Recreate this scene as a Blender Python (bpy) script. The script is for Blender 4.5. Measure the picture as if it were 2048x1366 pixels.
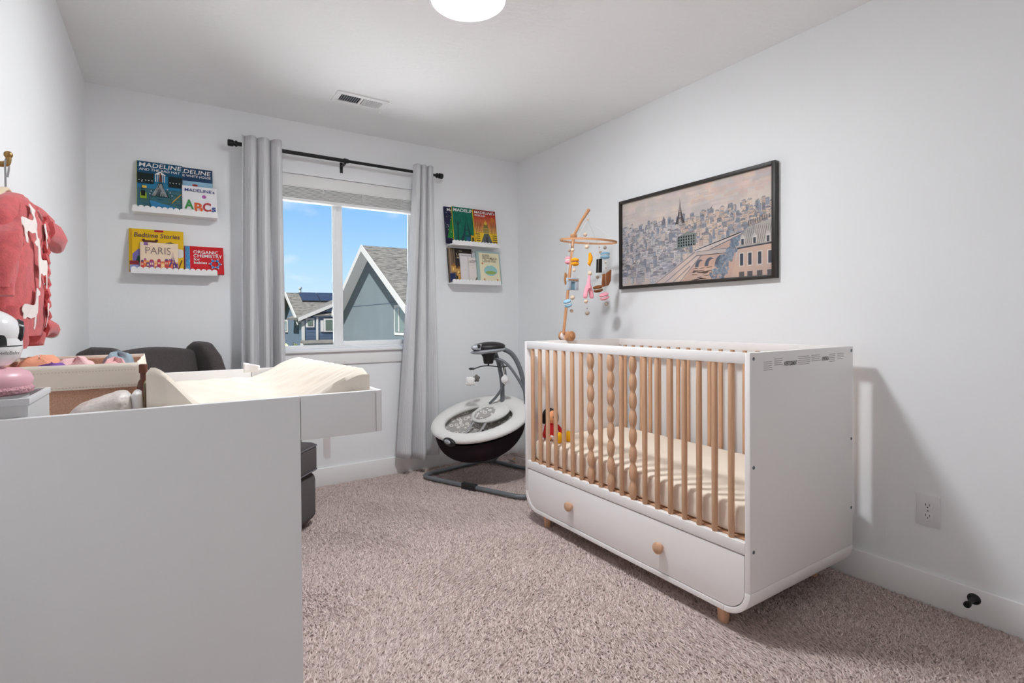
import bpy, bmesh, math, random
import numpy as np
from mathutils import Matrix, Vector

# ------------------------------------------------------------------ scene, camera, world, lights
for o in list(bpy.data.objects):
    bpy.data.objects.remove(o)
SC = bpy.context.scene
COL = SC.collection
random.seed(7)
RNG = np.random.default_rng(5)
PI = math.pi

def srgb(r, g, b):
    f = lambda c: (c / 12.92 if c <= 0.04045 else ((c + 0.055) / 1.055) ** 2.4)
    return (f(r / 255), f(g / 255), f(b / 255), 1.0)

CAM_H, YAW, PITCH, ROLL, FPX = 1.1189, 0.5635, -0.0131, -0.0072, 1034.28
_s, _c = math.sin(YAW), math.cos(YAW)
_r0 = Vector((_c, -_s, 0))
_fw = Vector((_s * math.cos(PITCH), _c * math.cos(PITCH), math.sin(PITCH)))
_u0 = _r0.cross(_fw)
_R = _r0 * math.cos(ROLL) + _u0 * math.sin(ROLL)
_U = _u0 * math.cos(ROLL) - _r0 * math.sin(ROLL)
cam_d = bpy.data.cameras.new('camera')
cam = bpy.data.objects.new('camera', cam_d)
COL.objects.link(cam)
cam.matrix_world = Matrix(((_R.x, _U.x, -_fw.x, 0), (_R.y, _U.y, -_fw.y, 0), (_R.z, _U.z, -_fw.z, CAM_H), (0, 0, 0, 1)))
cam_d.sensor_width = 36.0
cam_d.lens = 36.0 * FPX / 2048
cam_d.shift_x = (1024 - 994.06) / 2048
cam_d.shift_y = -(683 - 654.78) / 2048
cam_d.clip_start = 0.02
cam_d.clip_end = 300
SC.camera = cam

SKY_STRENGTH = 0.73
SUN_ENERGY = 28.0
LAMP_EMIT = 122.0
EXPOSURE = 0.70
SC.view_settings.view_transform = 'Standard'
SC.view_settings.look = 'None'
SC.view_settings.gamma = 1.0
SC.view_settings.use_curve_mapping = False
SC.view_settings.exposure = EXPOSURE
SC.cycles.max_bounces = 10
SC.cycles.diffuse_bounces = 6
SC.cycles.glossy_bounces = 3
SC.cycles.adaptive_threshold = 0.02
SC.cycles.transparent_max_bounces = 16

world = bpy.data.worlds.new('sky')
SC.world = world
world.use_nodes = True
nt = world.node_tree
nt.nodes.clear()
wo = nt.nodes.new('ShaderNodeOutputWorld')
wb = nt.nodes.new('ShaderNodeBackground')
tc = nt.nodes.new('ShaderNodeTexCoord')
sep = nt.nodes.new('ShaderNodeSeparateXYZ')
rmp = nt.nodes.new('ShaderNodeValToRGB')
nt.links.new(tc.outputs['Generated'], sep.inputs[0])
nt.links.new(sep.outputs['Z'], rmp.inputs['Fac'])
els = rmp.color_ramp.elements
els[0].position = 0.0; els[0].color = srgb(214, 232, 250)
els[1].position = 0.10; els[1].color = srgb(176, 214, 250)
e = els.new(0.22); e.color = srgb(132, 186, 248)
e = els.new(0.6); e.color = srgb(110, 165, 240)
mp = nt.nodes.new('ShaderNodeMapping'); mp.inputs['Scale'].default_value = (3.0, 3.0, 9.0)
nz = nt.nodes.new('ShaderNodeTexNoise'); nz.inputs['Scale'].default_value = 2.2; nz.inputs['Detail'].default_value = 6
nt.links.new(tc.outputs['Generated'], mp.inputs['Vector']); nt.links.new(mp.outputs[0], nz.inputs['Vector'])
cr = nt.nodes.new('ShaderNodeValToRGB')
cr.color_ramp.elements[0].position = 0.56; cr.color_ramp.elements[0].color = (0, 0, 0, 1)
cr.color_ramp.elements[1].position = 0.78; cr.color_ramp.elements[1].color = (0.75, 0.75, 0.75, 1)
nt.links.new(nz.outputs['Fac'], cr.inputs['Fac'])
mx = nt.nodes.new('ShaderNodeMixRGB'); mx.inputs['Color2'].default_value = srgb(238, 242, 250)
nt.links.new(cr.outputs['Color'], mx.inputs['Fac']); nt.links.new(rmp.outputs['Color'], mx.inputs['Color1'])
nt.links.new(mx.outputs[0], wb.inputs['Color'])
wb.inputs['Strength'].default_value = SKY_STRENGTH
nt.links.new(wb.outputs[0], wo.inputs['Surface'])

sun_d = bpy.data.lights.new('sun', 'SUN')
sun_d.energy = SUN_ENERGY
sun_d.angle = 0.009
sun_d.color = (1.0, 0.97, 0.93)
sun = bpy.data.objects.new('sun', sun_d)
COL.objects.link(sun)
sun.rotation_euler = Vector((-0.52, -0.42, 0.95)).to_track_quat('Z', 'Y').to_euler()

# ------------------------------------------------------------------ materials
MATS = {}
def mat(name, col, rough=0.5, metal=0.0, spec=0.5, var=0.0, vscale=20.0, bump=0.0, bscale=200.0, vcol2=None, stretch=(1, 1, 1), sheen=0.0, emit=0.0, coord='Object', sss=0.0, detail=4.0):
    if name in MATS:
        return MATS[name]
    m = bpy.data.materials.new(name)
    m.use_nodes = True
    t = m.node_tree
    b = t.nodes['Principled BSDF']
    b.inputs['Base Color'].default_value = col
    b.inputs['Roughness'].default_value = rough
    b.inputs['Metallic'].default_value = metal
    b.inputs['Specular IOR Level'].default_value = spec
    if sheen:
        b.inputs['Sheen Weight'].default_value = sheen
    if emit:
        b.inputs['Emission Color'].default_value = col
        b.inputs['Emission Strength'].default_value = emit
    m.diffuse_color = col
    if var or bump:
        tx = t.nodes.new('ShaderNodeTexCoord')
        mpn = t.nodes.new('ShaderNodeMapping')
        mpn.inputs['Scale'].default_value = stretch
        t.links.new(tx.outputs[coord], mpn.inputs['Vector'])
    if var:
        n = t.nodes.new('ShaderNodeTexNoise')
        n.inputs['Scale'].default_value = vscale
        n.inputs['Detail'].default_value = detail
        t.links.new(mpn.outputs[0], n.inputs['Vector'])
        r = t.nodes.new('ShaderNodeValToRGB')
        c2 = vcol2 or tuple(list(min(1, k * (1 + var)) for k in col[:3]) + [1])
        c1 = col if vcol2 else tuple(list(k * (1 - var) for k in col[:3]) + [1])
        r.color_ramp.elements[0].color = c1; r.color_ramp.elements[0].position = 0.3
        r.color_ramp.elements[1].color = c2; r.color_ramp.elements[1].position = 0.7
        t.links.new(n.outputs['Fac'], r.inputs['Fac'])
        t.links.new(r.outputs['Color'], b.inputs['Base Color'])
    if bump:
        n2 = t.nodes.new('ShaderNodeTexNoise')
        n2.inputs['Scale'].default_value = bscale
        n2.inputs['Detail'].default_value = 4
        t.links.new(mpn.outputs[0], n2.inputs['Vector'])
        bp = t.nodes.new('ShaderNodeBump')
        bp.inputs['Strength'].default_value = bump
        bp.inputs['Distance'].default_value = 0.01
        t.links.new(n2.outputs['Fac'], bp.inputs['Height'])
        t.links.new(bp.outputs[0], b.inputs['Normal'])
    MATS[name] = m
    return m

def wavemat(name, col, direction='X', scale=60.0, strength=0.4, rough=0.8, dark=0.94):
    m = mat(name, col, rough, spec=0.2)
    t = m.node_tree; b = t.nodes['Principled BSDF']
    tx = t.nodes.new('ShaderNodeTexCoord')
    w = t.nodes.new('ShaderNodeTexWave'); w.bands_direction = direction
    w.inputs['Scale'].default_value = scale
    w.inputs['Distortion'].default_value = 0.0
    t.links.new(tx.outputs['UV'], w.inputs['Vector'])
    r = t.nodes.new('ShaderNodeValToRGB')
    r.color_ramp.elements[0].color = tuple([k * dark for k in col[:3]] + [1]); r.color_ramp.elements[1].color = col
    t.links.new(w.outputs['Fac'], r.inputs['Fac']); t.links.new(r.outputs['Color'], b.inputs['Base Color'])
    bp = t.nodes.new('ShaderNodeBump'); bp.inputs['Strength'].default_value = strength; bp.inputs['Distance'].default_value = 0.004
    t.links.new(w.outputs['Fac'], bp.inputs['Height']); t.links.new(bp.outputs[0], b.inputs['Normal'])
    return m

WALL = mat('wall_paint', srgb(241, 242, 243), 0.85, spec=0.15, bump=0.04, bscale=60)
CEIL = mat('ceiling_paint', srgb(246, 246, 246), 0.95, spec=0.1, bump=0.35, bscale=18, stretch=(1, 2.6, 1))
TRIM = mat('trim_paint', srgb(241, 240, 239), 0.45, spec=0.35)
WHITE = mat('white_lacquer', srgb(240, 239, 239), 0.35, spec=0.4)
CRIBW = mat('crib_white', srgb(242, 238, 236), 0.4, spec=0.4)
BEECH = mat('beech_wood', srgb(206, 164, 132), 0.5, var=0.10, vscale=14, stretch=(6, 6, 0.6), spec=0.3)
BEECH2 = mat('beech_mobile', srgb(200, 146, 104), 0.5, var=0.10, vscale=20, spec=0.3)
BLACKM = mat('black_metal', srgb(24, 24, 25), 0.45, spec=0.4)
VINYL = mat('window_vinyl', srgb(240, 240, 240), 0.4, spec=0.4)
DARKFAB = mat('charcoal_tweed', srgb(84, 77, 77), 0.95, spec=0.1, var=0.30, vscale=260, bump=0.5, bscale=420, sheen=0.15)
PIPE = mat('grey_piping', srgb(105, 103, 108), 0.9)
PAD = mat('cream_pad_cover', srgb(240, 229, 215), 0.9, spec=0.1, sheen=0.1)
SHEET = mat('crib_sheet', srgb(238, 224, 208), 0.85, spec=0.1)
LINER = mat('cream_canvas', srgb(238, 228, 214), 0.9, spec=0.1, bump=0.1, bscale=300)
LINEN = mat('brown_linen', srgb(204, 162, 138), 0.95, var=0.18, vscale=300, bump=0.3, bscale=400, spec=0.1)
GREYFAB = mat('grey_fabric_bin', srgb(200, 199, 199), 0.95, bump=0.1, bscale=400, spec=0.1)
TUBE = mat('swing_grey_tube', srgb(118, 122, 126), 0.38, metal=0.25, spec=0.5)
SWBLK = mat('swing_black', srgb(34, 31, 32), 0.4, spec=0.5)
SWFAB = mat('swing_dark_fabric', srgb(44, 34, 38), 0.9, spec=0.1)
SWCREAM = mat('swing_cream_plush', srgb(228, 226, 222), 0.95, spec=0.1, sheen=0.3, bump=0.2, bscale=120)
SILVER = mat('silver_plastic', srgb(176, 179, 184), 0.35, metal=0.3)
STRAP = mat('grey_strap', srgb(160, 158, 158), 0.8)
PINKFAB = mat('salmon_fleece', srgb(206, 98, 100), 0.95, spec=0.1, var=0.12, vscale=60, sheen=0.3, bump=0.25, bscale=260)
OFFW = mat('soft_white', srgb(238, 228, 224), 0.9, spec=0.1)
BRASS = mat('antique_brass', srgb(160, 128, 78), 0.4, metal=0.8)
STEEL = mat('steel_wire', srgb(170, 170, 172), 0.3, metal=0.9)
LTWOOD = mat('pale_wood', srgb(226, 208, 178), 0.5, var=0.05)
PAGES = mat('book_pages', srgb(236, 230, 216), 0.9)
GLOSSW = mat('gloss_white_plastic', srgb(240, 239, 240), 0.15, spec=0.6)
BLACKG = mat('gloss_black', srgb(20, 20, 22), 0.15, spec=0.6)
MACPINK = mat('macaron_pink', srgb(232, 178, 190), 0.35, spec=0.4)
PLASTIC = mat('clear_wrap', srgb(222, 214, 208), 0.3, spec=0.6, var=0.06, vscale=30, bump=0.6, bscale=40)
BROWNG = mat('brown_leather', srgb(100, 52, 30), 0.45)
OLIVE = mat('olive_card', srgb(118, 108, 82), 0.7)
SCREW = mat('screw_metal', srgb(120, 124, 130), 0.4, metal=0.8)
INK = mat('print_ink', srgb(70, 66, 66), 0.7)
VOID = mat('duct_dark', srgb(70, 76, 82), 0.9)
OUTLETW = mat('outlet_plastic', srgb(230, 229, 230), 0.35)

def print_mat():
    m = bpy.data.materials.new('printed_paper')
    m.use_nodes = True
    t = m.node_tree; b = t.nodes['Principled BSDF']
    a = t.nodes.new('ShaderNodeAttribute'); a.attribute_name = 'Col'
    t.links.new(a.outputs['Color'], b.inputs['Base Color'])
    b.inputs['Roughness'].default_value = 0.45
    b.inputs['Specular IOR Level'].default_value = 0.3
    return m
PRINT = print_mat()
def canvas_mat():
    m = bpy.data.materials.new('printed_canvas')
    m.use_nodes = True
    t = m.node_tree; b = t.nodes['Principled BSDF']
    a = t.nodes.new('ShaderNodeAttribute'); a.attribute_name = 'Col'
    tx = t.nodes.new('ShaderNodeTexCoord')
    n = t.nodes.new('ShaderNodeTexNoise'); n.inputs['Scale'].default_value = 9; n.inputs['Detail'].default_value = 8
    t.links.new(tx.outputs['Object'], n.inputs['Vector'])
    r = t.nodes.new('ShaderNodeValToRGB')
    r.color_ramp.elements[0].position = 0.35; r.color_ramp.elements[0].color = (0.80, 0.84, 0.90, 1)
    r.color_ramp.elements[1].position = 0.65; r.color_ramp.elements[1].color = (1.0, 0.97, 0.94, 1)
    t.links.new(n.outputs['Fac'], r.inputs['Fac'])
    x = t.nodes.new('ShaderNodeMixRGB'); x.blend_type = 'MULTIPLY'; x.inputs['Fac'].default_value = 1
    t.links.new(a.outputs['Color'], x.inputs['Color1']); t.links.new(r.outputs['Color'], x.inputs['Color2'])
    t.links.new(x.outputs[0], b.inputs['Base Color'])
    b.inputs['Roughness'].default_value = 0.6
    return m
CANVAS = canvas_mat()

def glass_mat():
    m = bpy.data.materials.new('window_glass')
    m.use_nodes = True
    t = m.node_tree; t.nodes.clear()
    out = t.nodes.new('ShaderNodeOutputMaterial')
    tr = t.nodes.new('ShaderNodeBsdfTransparent'); tr.inputs['Color'].default_value = (0.97, 0.985, 0.98, 1)
    gl = t.nodes.new('ShaderNodeBsdfGlossy'); gl.inputs['Roughness'].default_value = 0.02
    lw = t.nodes.new('ShaderNodeFresnel'); lw.inputs['IOR'].default_value = 1.25
    mix = t.nodes.new('ShaderNodeMixShader')
    t.links.new(lw.outputs[0], mix.inputs['Fac']); t.links.new(tr.outputs[0], mix.inputs[1]); t.links.new(gl.outputs[0], mix.inputs[2])
    t.links.new(mix.outputs[0], out.inputs['Surface'])
    return m
GLASS = glass_mat()

# ------------------------------------------------------------------ mesh helpers
class MB:
    def __init__(self):
        self.v = []; self.f = []
    def add(self, vs, fs):
        o = len(self.v)
        self.v += [tuple(p) for p in vs]
        self.f += [tuple(i + o for i in q) for q in fs]
        return self
    def box(self, x0, x1, y0, y1, z0, z1):
        vs = [(x, y, z) for x in (x0, x1) for y in (y0, y1) for z in (z0, z1)]
        return self.add(vs, [(0, 1, 3, 2), (4, 6, 7, 5), (0, 4, 5, 1), (2, 3, 7, 6), (0, 2, 6, 4), (1, 5, 7, 3)])
    def obox(self, m, sx, sy, sz):
        vs = [m @ Vector((x, y, z)) for x in (-sx / 2, sx / 2) for y in (-sy / 2, sy / 2) for z in (-sz / 2, sz / 2)]
        return self.add(vs, [(0, 1, 3, 2), (4, 6, 7, 5), (0, 4, 5, 1), (2, 3, 7, 6), (0, 2, 6, 4), (1, 5, 7, 3)])
    def prism(self, poly, ext):
        ext = Vector(ext); n = len(poly)
        a = [Vector(p) for p in poly]; b = [p + ext for p in a]
        return self.add(a + b, [tuple(range(n))[::-1], tuple(range(n, 2 * n))] + [(i, (i + 1) % n, n + (i + 1) % n, n + i) for i in range(n)])
    def tube(self, pts, r, n=8, closed=False, flat=None):
        pts = [Vector(p) for p in pts]; k = len(pts)
        rs = r if isinstance(r, (list, tuple)) else [r] * k
        up = None; vs = []
        for i, p in enumerate(pts):
            a = pts[(i - 1) % k] if (closed or i > 0) else p
            b = pts[(i + 1) % k] if (closed or i < k - 1) else p
            t = (b - a).normalized()
            if up is None:
                up = t.cross(Vector((0, 0, 1)))
                if up.length < 1e-3: up = t.cross(Vector((1, 0, 0)))
                up.normalize()
            else:
                up = (up - t * up.dot(t))
                up.normalize()
            w = t.cross(up)
            fl = flat or 1.0
            for j in range(n):
                an = 2 * PI * j / n
                vs.append(p + (up * math.cos(an) + w * math.sin(an) * fl) * rs[i])
        fs = []
        for i in range(k if closed else k - 1):
            for j in range(n):
                a = i * n + j; b = i * n + (j + 1) % n; c = ((i + 1) % k) * n + (j + 1) % n; d = ((i + 1) % k) * n + j
                fs.append((a, b, c, d))
        if not closed:
            fs.append(tuple(range(n))[::-1]); fs.append(tuple(range((k - 1) * n, k * n)))
        return self.add(vs, fs)
    def lathe(self, prof, org=(0, 0, 0), axis=(0, 0, 1), n=16):
        ax = Vector(axis).normalized()
        u = ax.cross(Vector((0, 0, 1)))
        if u.length < 1e-3: u = Vector((1, 0, 0))
        u.normalize(); w = ax.cross(u); org = Vector(org); vs = []; fs = []
        for (r, h) in prof:
            for j in range(n):
                an = 2 * PI * j / n
                vs.append(org + ax * h + (u * math.cos(an) + w * math.sin(an)) * max(r, 1e-5))
        for i in range(len(prof) - 1):
            for j in range(n):
                fs.append((i * n + j, i * n + (j + 1) % n, (i + 1) * n + (j + 1) % n, (i + 1) * n + j))
        if prof[0][0] > 1e-4: fs.append(tuple(range(n))[::-1])
        if prof[-1][0] > 1e-4: fs.append(tuple(range((len(prof) - 1) * n, len(prof) * n)))
        return self.add(vs, fs)
    def ball(self, c, r, n=12, m=8, mtx=None):
        if not isinstance(r, (tuple, list)): r = (r, r, r)
        vs = []; fs = []; c = Vector(c)
        for i in range(m + 1):
            th = PI * i / m
            for j in range(n):
                ph = 2 * PI * j / n
                p = Vector((r[0] * math.sin(th) * math.cos(ph), r[1] * math.sin(th) * math.sin(ph), r[2] * math.cos(th)))
                vs.append(c + (mtx @ p if mtx else p))
        for i in range(m):
            for j in range(n):
                fs.append((i * n + j, (i + 1) * n + j, (i + 1) * n + (j + 1) % n, i * n + (j + 1) % n))
        return self.add(vs, fs)
    def grid(self, nu, nv, fn, closeu=False):
        vs = [fn(i / (nu if closeu else nu - 1), j / (nv - 1)) for j in range(nv) for i in range(nu)]
        fs = []
        for j in range(nv - 1):
            for i in range(nu if closeu else nu - 1):
                i2 = (i + 1) % nu
                fs.append((j * nu + i, j * nu + i2, (j + 1) * nu + i2, (j + 1) * nu + i))
        return self.add(vs, fs)
    def mesh(self, name, bevel=0, seg=2, weld=True, ang=30):
        me = bpy.data.meshes.new(name)
        me.from_pydata([tuple(p) for p in self.v], [], self.f)
        bm = bmesh.new(); bm.from_mesh(me)
        if weld: bmesh.ops.remove_doubles(bm, verts=bm.verts, dist=1e-6)
        bmesh.ops.recalc_face_normals(bm, faces=bm.faces)
        if bevel:
            es = [e for e in bm.edges if len(e.link_faces) == 2 and e.calc_face_angle(0) > math.radians(ang)]
            bmesh.ops.bevel(bm, geom=es, offset=bevel, segments=seg, affect='EDGES', profile=0.5, clamp_overlap=True)
        bm.to_mesh(me); bm.free()
        return me
    def build(self, name, material, parent=None, bevel=0, seg=2, smooth=40, local=False, **kw):
        me = self.mesh(name, bevel, seg)
        return link(name, me, material, parent, smooth, local, **kw)

def wm(o):
    if o.parent: return wm(o.parent) @ o.matrix_parent_inverse @ o.matrix_basis
    return o.matrix_basis.copy()

def link(name, me, material, parent=None, smooth=40, local=False, label=None, cat=None, group=None, kind=None):
    if material is not None:
        for m in (material if isinstance(material, (list, tuple)) else [material]): me.materials.append(m)
    if smooth:
        me.polygons.foreach_set('use_smooth', [True] * len(me.polygons))
        me.set_sharp_from_angle(angle=math.radians(smooth))
    o = bpy.data.objects.new(name, me)
    COL.objects.link(o)
    if parent:
        o.parent = parent
        if not local: o.matrix_parent_inverse = wm(parent).inverted()
    tag(o, label, cat, group, kind)
    return o

def tag(o, label=None, cat=None, group=None, kind=None):
    if label: o['label'] = label
    if cat: o['category'] = cat
    if group: o['group'] = group
    if kind: o['kind'] = kind
    return o

def thing(name, label, cat, loc=(0, 0, 0), rot=(0, 0, 0), group=None, kind=None):
    o = bpy.data.objects.new(name, None)
    o.empty_display_size = 0.1
    COL.objects.link(o)
    o.location = loc; o.rotation_euler = rot
    return tag(o, label, cat, group, kind)

def inst(src, off, parent=None):
    c = src.copy(); COL.objects.link(c)
    if parent: c.parent = parent
    c.matrix_parent_inverse = src.matrix_parent_inverse.copy()
    c.location = Vector(src.location) + Vector(off)
    return c

def struct(name, mb, material, bevel=0, parent=None, smooth=40):
    return mb.build(name, material, parent, bevel, smooth=smooth, kind=None if parent else 'structure')

def arc(cx, cy, r, a0, a1, n):
    return [(cx + r * math.cos(a0 + (a1 - a0) * i / n), cy + r * math.sin(a0 + (a1 - a0) * i / n)) for i in range(n + 1)]

def spline(pts, n=8, closed=False):
    P = [Vector(p) for p in pts]; k = len(P); out = []
    for i in range(k if closed else k - 1):
        p0 = P[(i - 1) % k] if (closed or i > 0) else P[0]
        p1 = P[i]; p2 = P[(i + 1) % k]
        p3 = P[(i + 2) % k] if (closed or i + 2 < k) else P[-1]
        for j in range(n):
            t = j / n
            out.append(0.5 * ((2 * p1) + (p2 - p0) * t + (2 * p0 - 5 * p1 + 4 * p2 - p3) * t * t + (3 * p1 - p0 - 3 * p2 + p3) * t ** 3))
    if not closed: out.append(P[-1])
    return out

class Art:
    """flat print: coloured polygons in a rectangle, laid on a surface in thin layers"""
    def __init__(self, org, ux, uy, w, h, lift=0.00012):
        self.o = Vector(org); self.ux = Vector(ux).normalized(); self.uy = Vector(uy).normalized()
        self.n = self.ux.cross(self.uy); self.w = w; self.h = h; self.k = 1; self.lift = lift
        self.v = []; self.f = []; self.c = []
    def poly(self, pts, col, clip=True, same=False):
        if not same: self.k += 1
        o = len(self.v)
        for (a, b) in pts:
            if clip: a = min(1, max(0, a)); b = min(1, max(0, b))
            self.v.append(self.o + self.ux * (a * self.w) + self.uy * (b * self.h) + self.n * (self.lift * self.k))
        self.f.append(tuple(range(o, o + len(pts)))); self.c.append(srgb(*col))
    def rect(self, a0, b0, a1, b1, col, same=False):
        self.poly([(a0, b0), (a1, b0), (a1, b1), (a0, b1)], col, same=same)
    def line(self, a0, b0, a1, b1, wd, col, same=True):
        dx, dy = (a1 - a0) * self.w, (b1 - b0) * self.h
        L = math.hypot(dx, dy) or 1; nx, ny = -dy / L * wd / 2 / self.w, dx / L * wd / 2 / self.h
        self.poly([(a0 + nx, b0 + ny), (a0 - nx, b0 - ny), (a1 - nx, b1 - ny), (a1 + nx, b1 + ny)], col, same=same)
    def disc(self, a, b, r, col, n=14, ry=None, same=False):
        ry = ry or r
        self.poly([(a + r / self.w * math.cos(2 * PI * i / n), b + ry / self.h * math.sin(2 * PI * i / n)) for i in range(n)], col, same=same)
    def build(self, name, parent, material=None, local=False, label=None):
        me = bpy.data.meshes.new(name)
        me.from_pydata([tuple(p) for p in self.v], [], self.f)
        at = me.color_attributes.new('Col', 'FLOAT_COLOR', 'CORNER')
        arr = np.zeros((len(me.loops), 4), dtype=np.float32)
        for p in me.polygons:
            arr[p.loop_start:p.loop_start + p.loop_total] = self.c[p.index]
        at.data.foreach_set('color', arr.ravel())
        return link(name, me, material or PRINT, parent, 0, local, label)

def text(name, body, org, ux, uy, w, h, material, parent, local=False, lift=0.0022, bold=0.0, shear=0.0, align='L', keep=False, extrude=0.0):
    cu = bpy.data.curves.new('t', 'FONT')
    cu.body = body; cu.size = 1.0; cu.offset = bold; cu.shear = shear; cu.extrude = 0
    cu.resolution_u = 3; cu.space_line = 0.85
    if align == 'C': cu.align_x = 'CENTER'
    ob = bpy.data.objects.new('t', cu)
    me = bpy.data.meshes.new_from_object(ob)
    bpy.data.objects.remove(ob); bpy.data.curves.remove(cu)
    n = len(me.vertices)
    co = np.zeros(n * 3, dtype=np.float64); me.vertices.foreach_get('co', co); co = co.reshape(-1, 3)
    mn = co.min(0); mxx = co.max(0); sz = np.maximum(mxx - mn, 1e-6)
    sx, sy = w / sz[0], h / sz[1]
    if keep: sx = sy = min(sx, sy)
    ux = np.array(Vector(ux).normalized()); uy = np.array(Vector(uy).normalized()); nn = np.cross(ux, uy)
    out = np.array(org)[None] + ((co[:, 0] - mn[0]) * sx)[:, None] * ux + ((co[:, 1] - mn[1]) * sy)[:, None] * uy + nn * lift
    me.vertices.foreach_set('co', out.ravel())
    me.name = name
    return link(name, me, material, parent, 0, local)

# ------------------------------------------------------------------ the room
XL, XR, YB, YF, ZC = -0.3785, 2.487, 3.600, -0.42, 2.44
T = 0.15
struct('floor', MB().box(XL - T, XR + T, YF - T, YB + T, -0.2, 0), mat('carpet_base', srgb(176, 156, 150), 0.95, spec=0.05, var=0.25, vscale=120))
struct('ceiling', MB().box(XL - T, XR + T, YF - T, YB + T, ZC, ZC + 0.2), CEIL)
struct('wall_left', MB().box(XL - T, XL, YF - T, YB + T, 0, ZC), WALL)
struct('wall_right', MB().box(XR, XR + T, YF - T, YB + T, 0, ZC), WALL)
struct('wall_front', MB().box(XL, XR, YF - T, YF, 0, ZC), WALL)
WX0, WX1, WZ0, WZ1 = 0.40, 1.62, 0.935, 2.10
wb_ = MB()
wb_.box(XL, WX0, YB, YB + T, 0, ZC); wb_.box(WX1, XR, YB, YB + T, 0, ZC)
wb_.box(WX0, WX1, YB, YB + T, 0, WZ0 - 0.02); wb_.box(WX0, WX1, YB, YB + T, WZ1, ZC)
struct('wall_back', wb_, WALL)
def baseboard(name, x0, x1, y0, y1):
    struct(name, MB().box(x0, x1, y0, y1, 0, 0.126), TRIM, bevel=0.004)
baseboard('baseboard_back', XL, XR, YB - 0.014, YB)
baseboard('baseboard_right', XR - 0.014, XR, YF, YB - 0.014)
baseboard('baseboard_left', XL, XL + 0.014, YF, YB - 0.014)
baseboard('baseboard_front', XL + 0.014, 1.42, YF, YF + 0.014)
dr = thing('door_1', None, None, (1.9, YF, 0), kind='structure')
MB().box(1.5, 2.3, YF, YF + 0.02, 0.012, 2.03).build('door_panel', TRIM, dr, bevel=0.003)
for (a, b, z0, z1) in ((1.42, 1.495, 0, 2.11), (2.305, 2.38, 0, 2.11), (1.495, 2.305, 2.035, 2.11)):
    MB().box(a, b, YF, YF + 0.018, z0, z1).build('door_casing', TRIM, dr, bevel=0.003)
MB().lathe([(0.028, 0), (0.028, 0.008), (0.012, 0.012), (0.012, 0.04), (0.026, 0.05), (0.028, 0.065), (0.0, 0.075)], (1.57, YF + 0.02, 0.95), (0, 1, 0)).build('door_knob', BLACKM, dr)

# carpet pile: twisted tufts standing on the floor
def carpet():
    x0, x1, y0, y1 = XL + 0.015, XR - 0.015, YF + 0.02, YB - 0.015
    N = 305000
    px = RNG.uniform(x0, x1, N); py = RNG.uniform(y0, y1, N)
    keep = ~((px < 0.2) & (py > 1.2) & (py < 1.9))
    px, py = px[keep], py[keep]; n = len(px)
    lean = 0.007
    pat = np.sin(px * 3.1 + 1.7 * np.sin(py * 2.3 + 1)) + np.sin(py * 4.3 + 1.3 * np.sin(px * 3.7)) + 0.7 * np.sin((px + py) * 9 + np.sin(px * 6))
    fx = 0.0045 * pat + RNG.normal(0, lean, n)
    fy = 0.0045 * np.roll(pat, 0) * np.cos(px * 2) + RNG.normal(0, lean, n)
    h = RNG.uniform(0.007, 0.013, n); r = RNG.uniform(0.0030, 0.0052, n); a = RNG.uniform(0, 2 * PI, n)
    v = np.zeros((n, 4, 3), dtype=np.float32)
    for k in range(3):
        v[:, k, 0] = px + r * np.cos(a + k * 2 * PI / 3); v[:, k, 1] = py + r * np.sin(a + k * 2 * PI / 3); v[:, k, 2] = 0.0
    v[:, 3, 0] = px + fx; v[:, 3, 1] = py + fy; v[:, 3, 2] = h
    base = (np.arange(n) * 4)[:, None]
    tri = np.stack([base + np.array([0, 1, 3]), base + np.array([1, 2, 3]), base + np.array([2, 0, 3])], 1).reshape(-1, 3)
    me = bpy.data.meshes.new('carpet_pile')
    me.vertices.add(n * 4); me.vertices.foreach_set('co', v.ravel())
    m = len(tri)
    me.loops.add(m * 3); me.loops.foreach_set('vertex_index', tri.ravel().astype(np.int32))
    me.polygons.add(m); me.polygons.foreach_set('loop_start', np.arange(m, dtype=np.int32) * 3)
    try: me.polygons.foreach_set('loop_total', np.full(m, 3, dtype=np.int32))
    except Exception: pass
    me.update(calc_edges=True)
    mt = mat('carpet_yarn', srgb(168, 148, 140), 0.95, spec=0.05)
    t = mt.node_tree; b = t.nodes['Principled BSDF']
    g = t.nodes.new('ShaderNodeNewGeometry')
    r_ = t.nodes.new('ShaderNodeValToRGB')
    r_.color_ramp.elements[0].color = srgb(196, 174, 167); r_.color_ramp.elements[0].position = 0.0
    r_.color_ramp.elements[1].color = srgb(240, 222, 216); r_.color_ramp.elements[1].position = 1.0
    t.links.new(g.outputs['Random Per Island'], r_.inputs['Fac'])
    t.links.new(r_.outputs['Color'], b.inputs['Base Color'])
    o = link('carpet_pile', me, mt, None, 0, label='taupe cut pile carpet covering the bedroom floor', cat='carpet', kind='stuff')
carpet()

# ------------------------------------------------------------------ window
win = thing('window_1', None, None, (1.01, YB, 0.93), kind='structure')
fy0, fy1 = 3.685, 3.745
for nm, a in (('frame_jamb', (WX0, WX0 + 0.04, WZ0, WZ1)), ('frame_jamb', (WX1 - 0.04, WX1, WZ0, WZ1)), ('frame_head', (WX0 + 0.04, WX1 - 0.04, WZ1 - 0.04, WZ1)), ('frame_foot', (WX0 + 0.04, WX1 - 0.04, WZ0, WZ0 + 0.012))):
    MB().box(a[0], a[1], fy0, fy1, a[2], a[3]).build(nm, VINYL, win, bevel=0.003)
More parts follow.
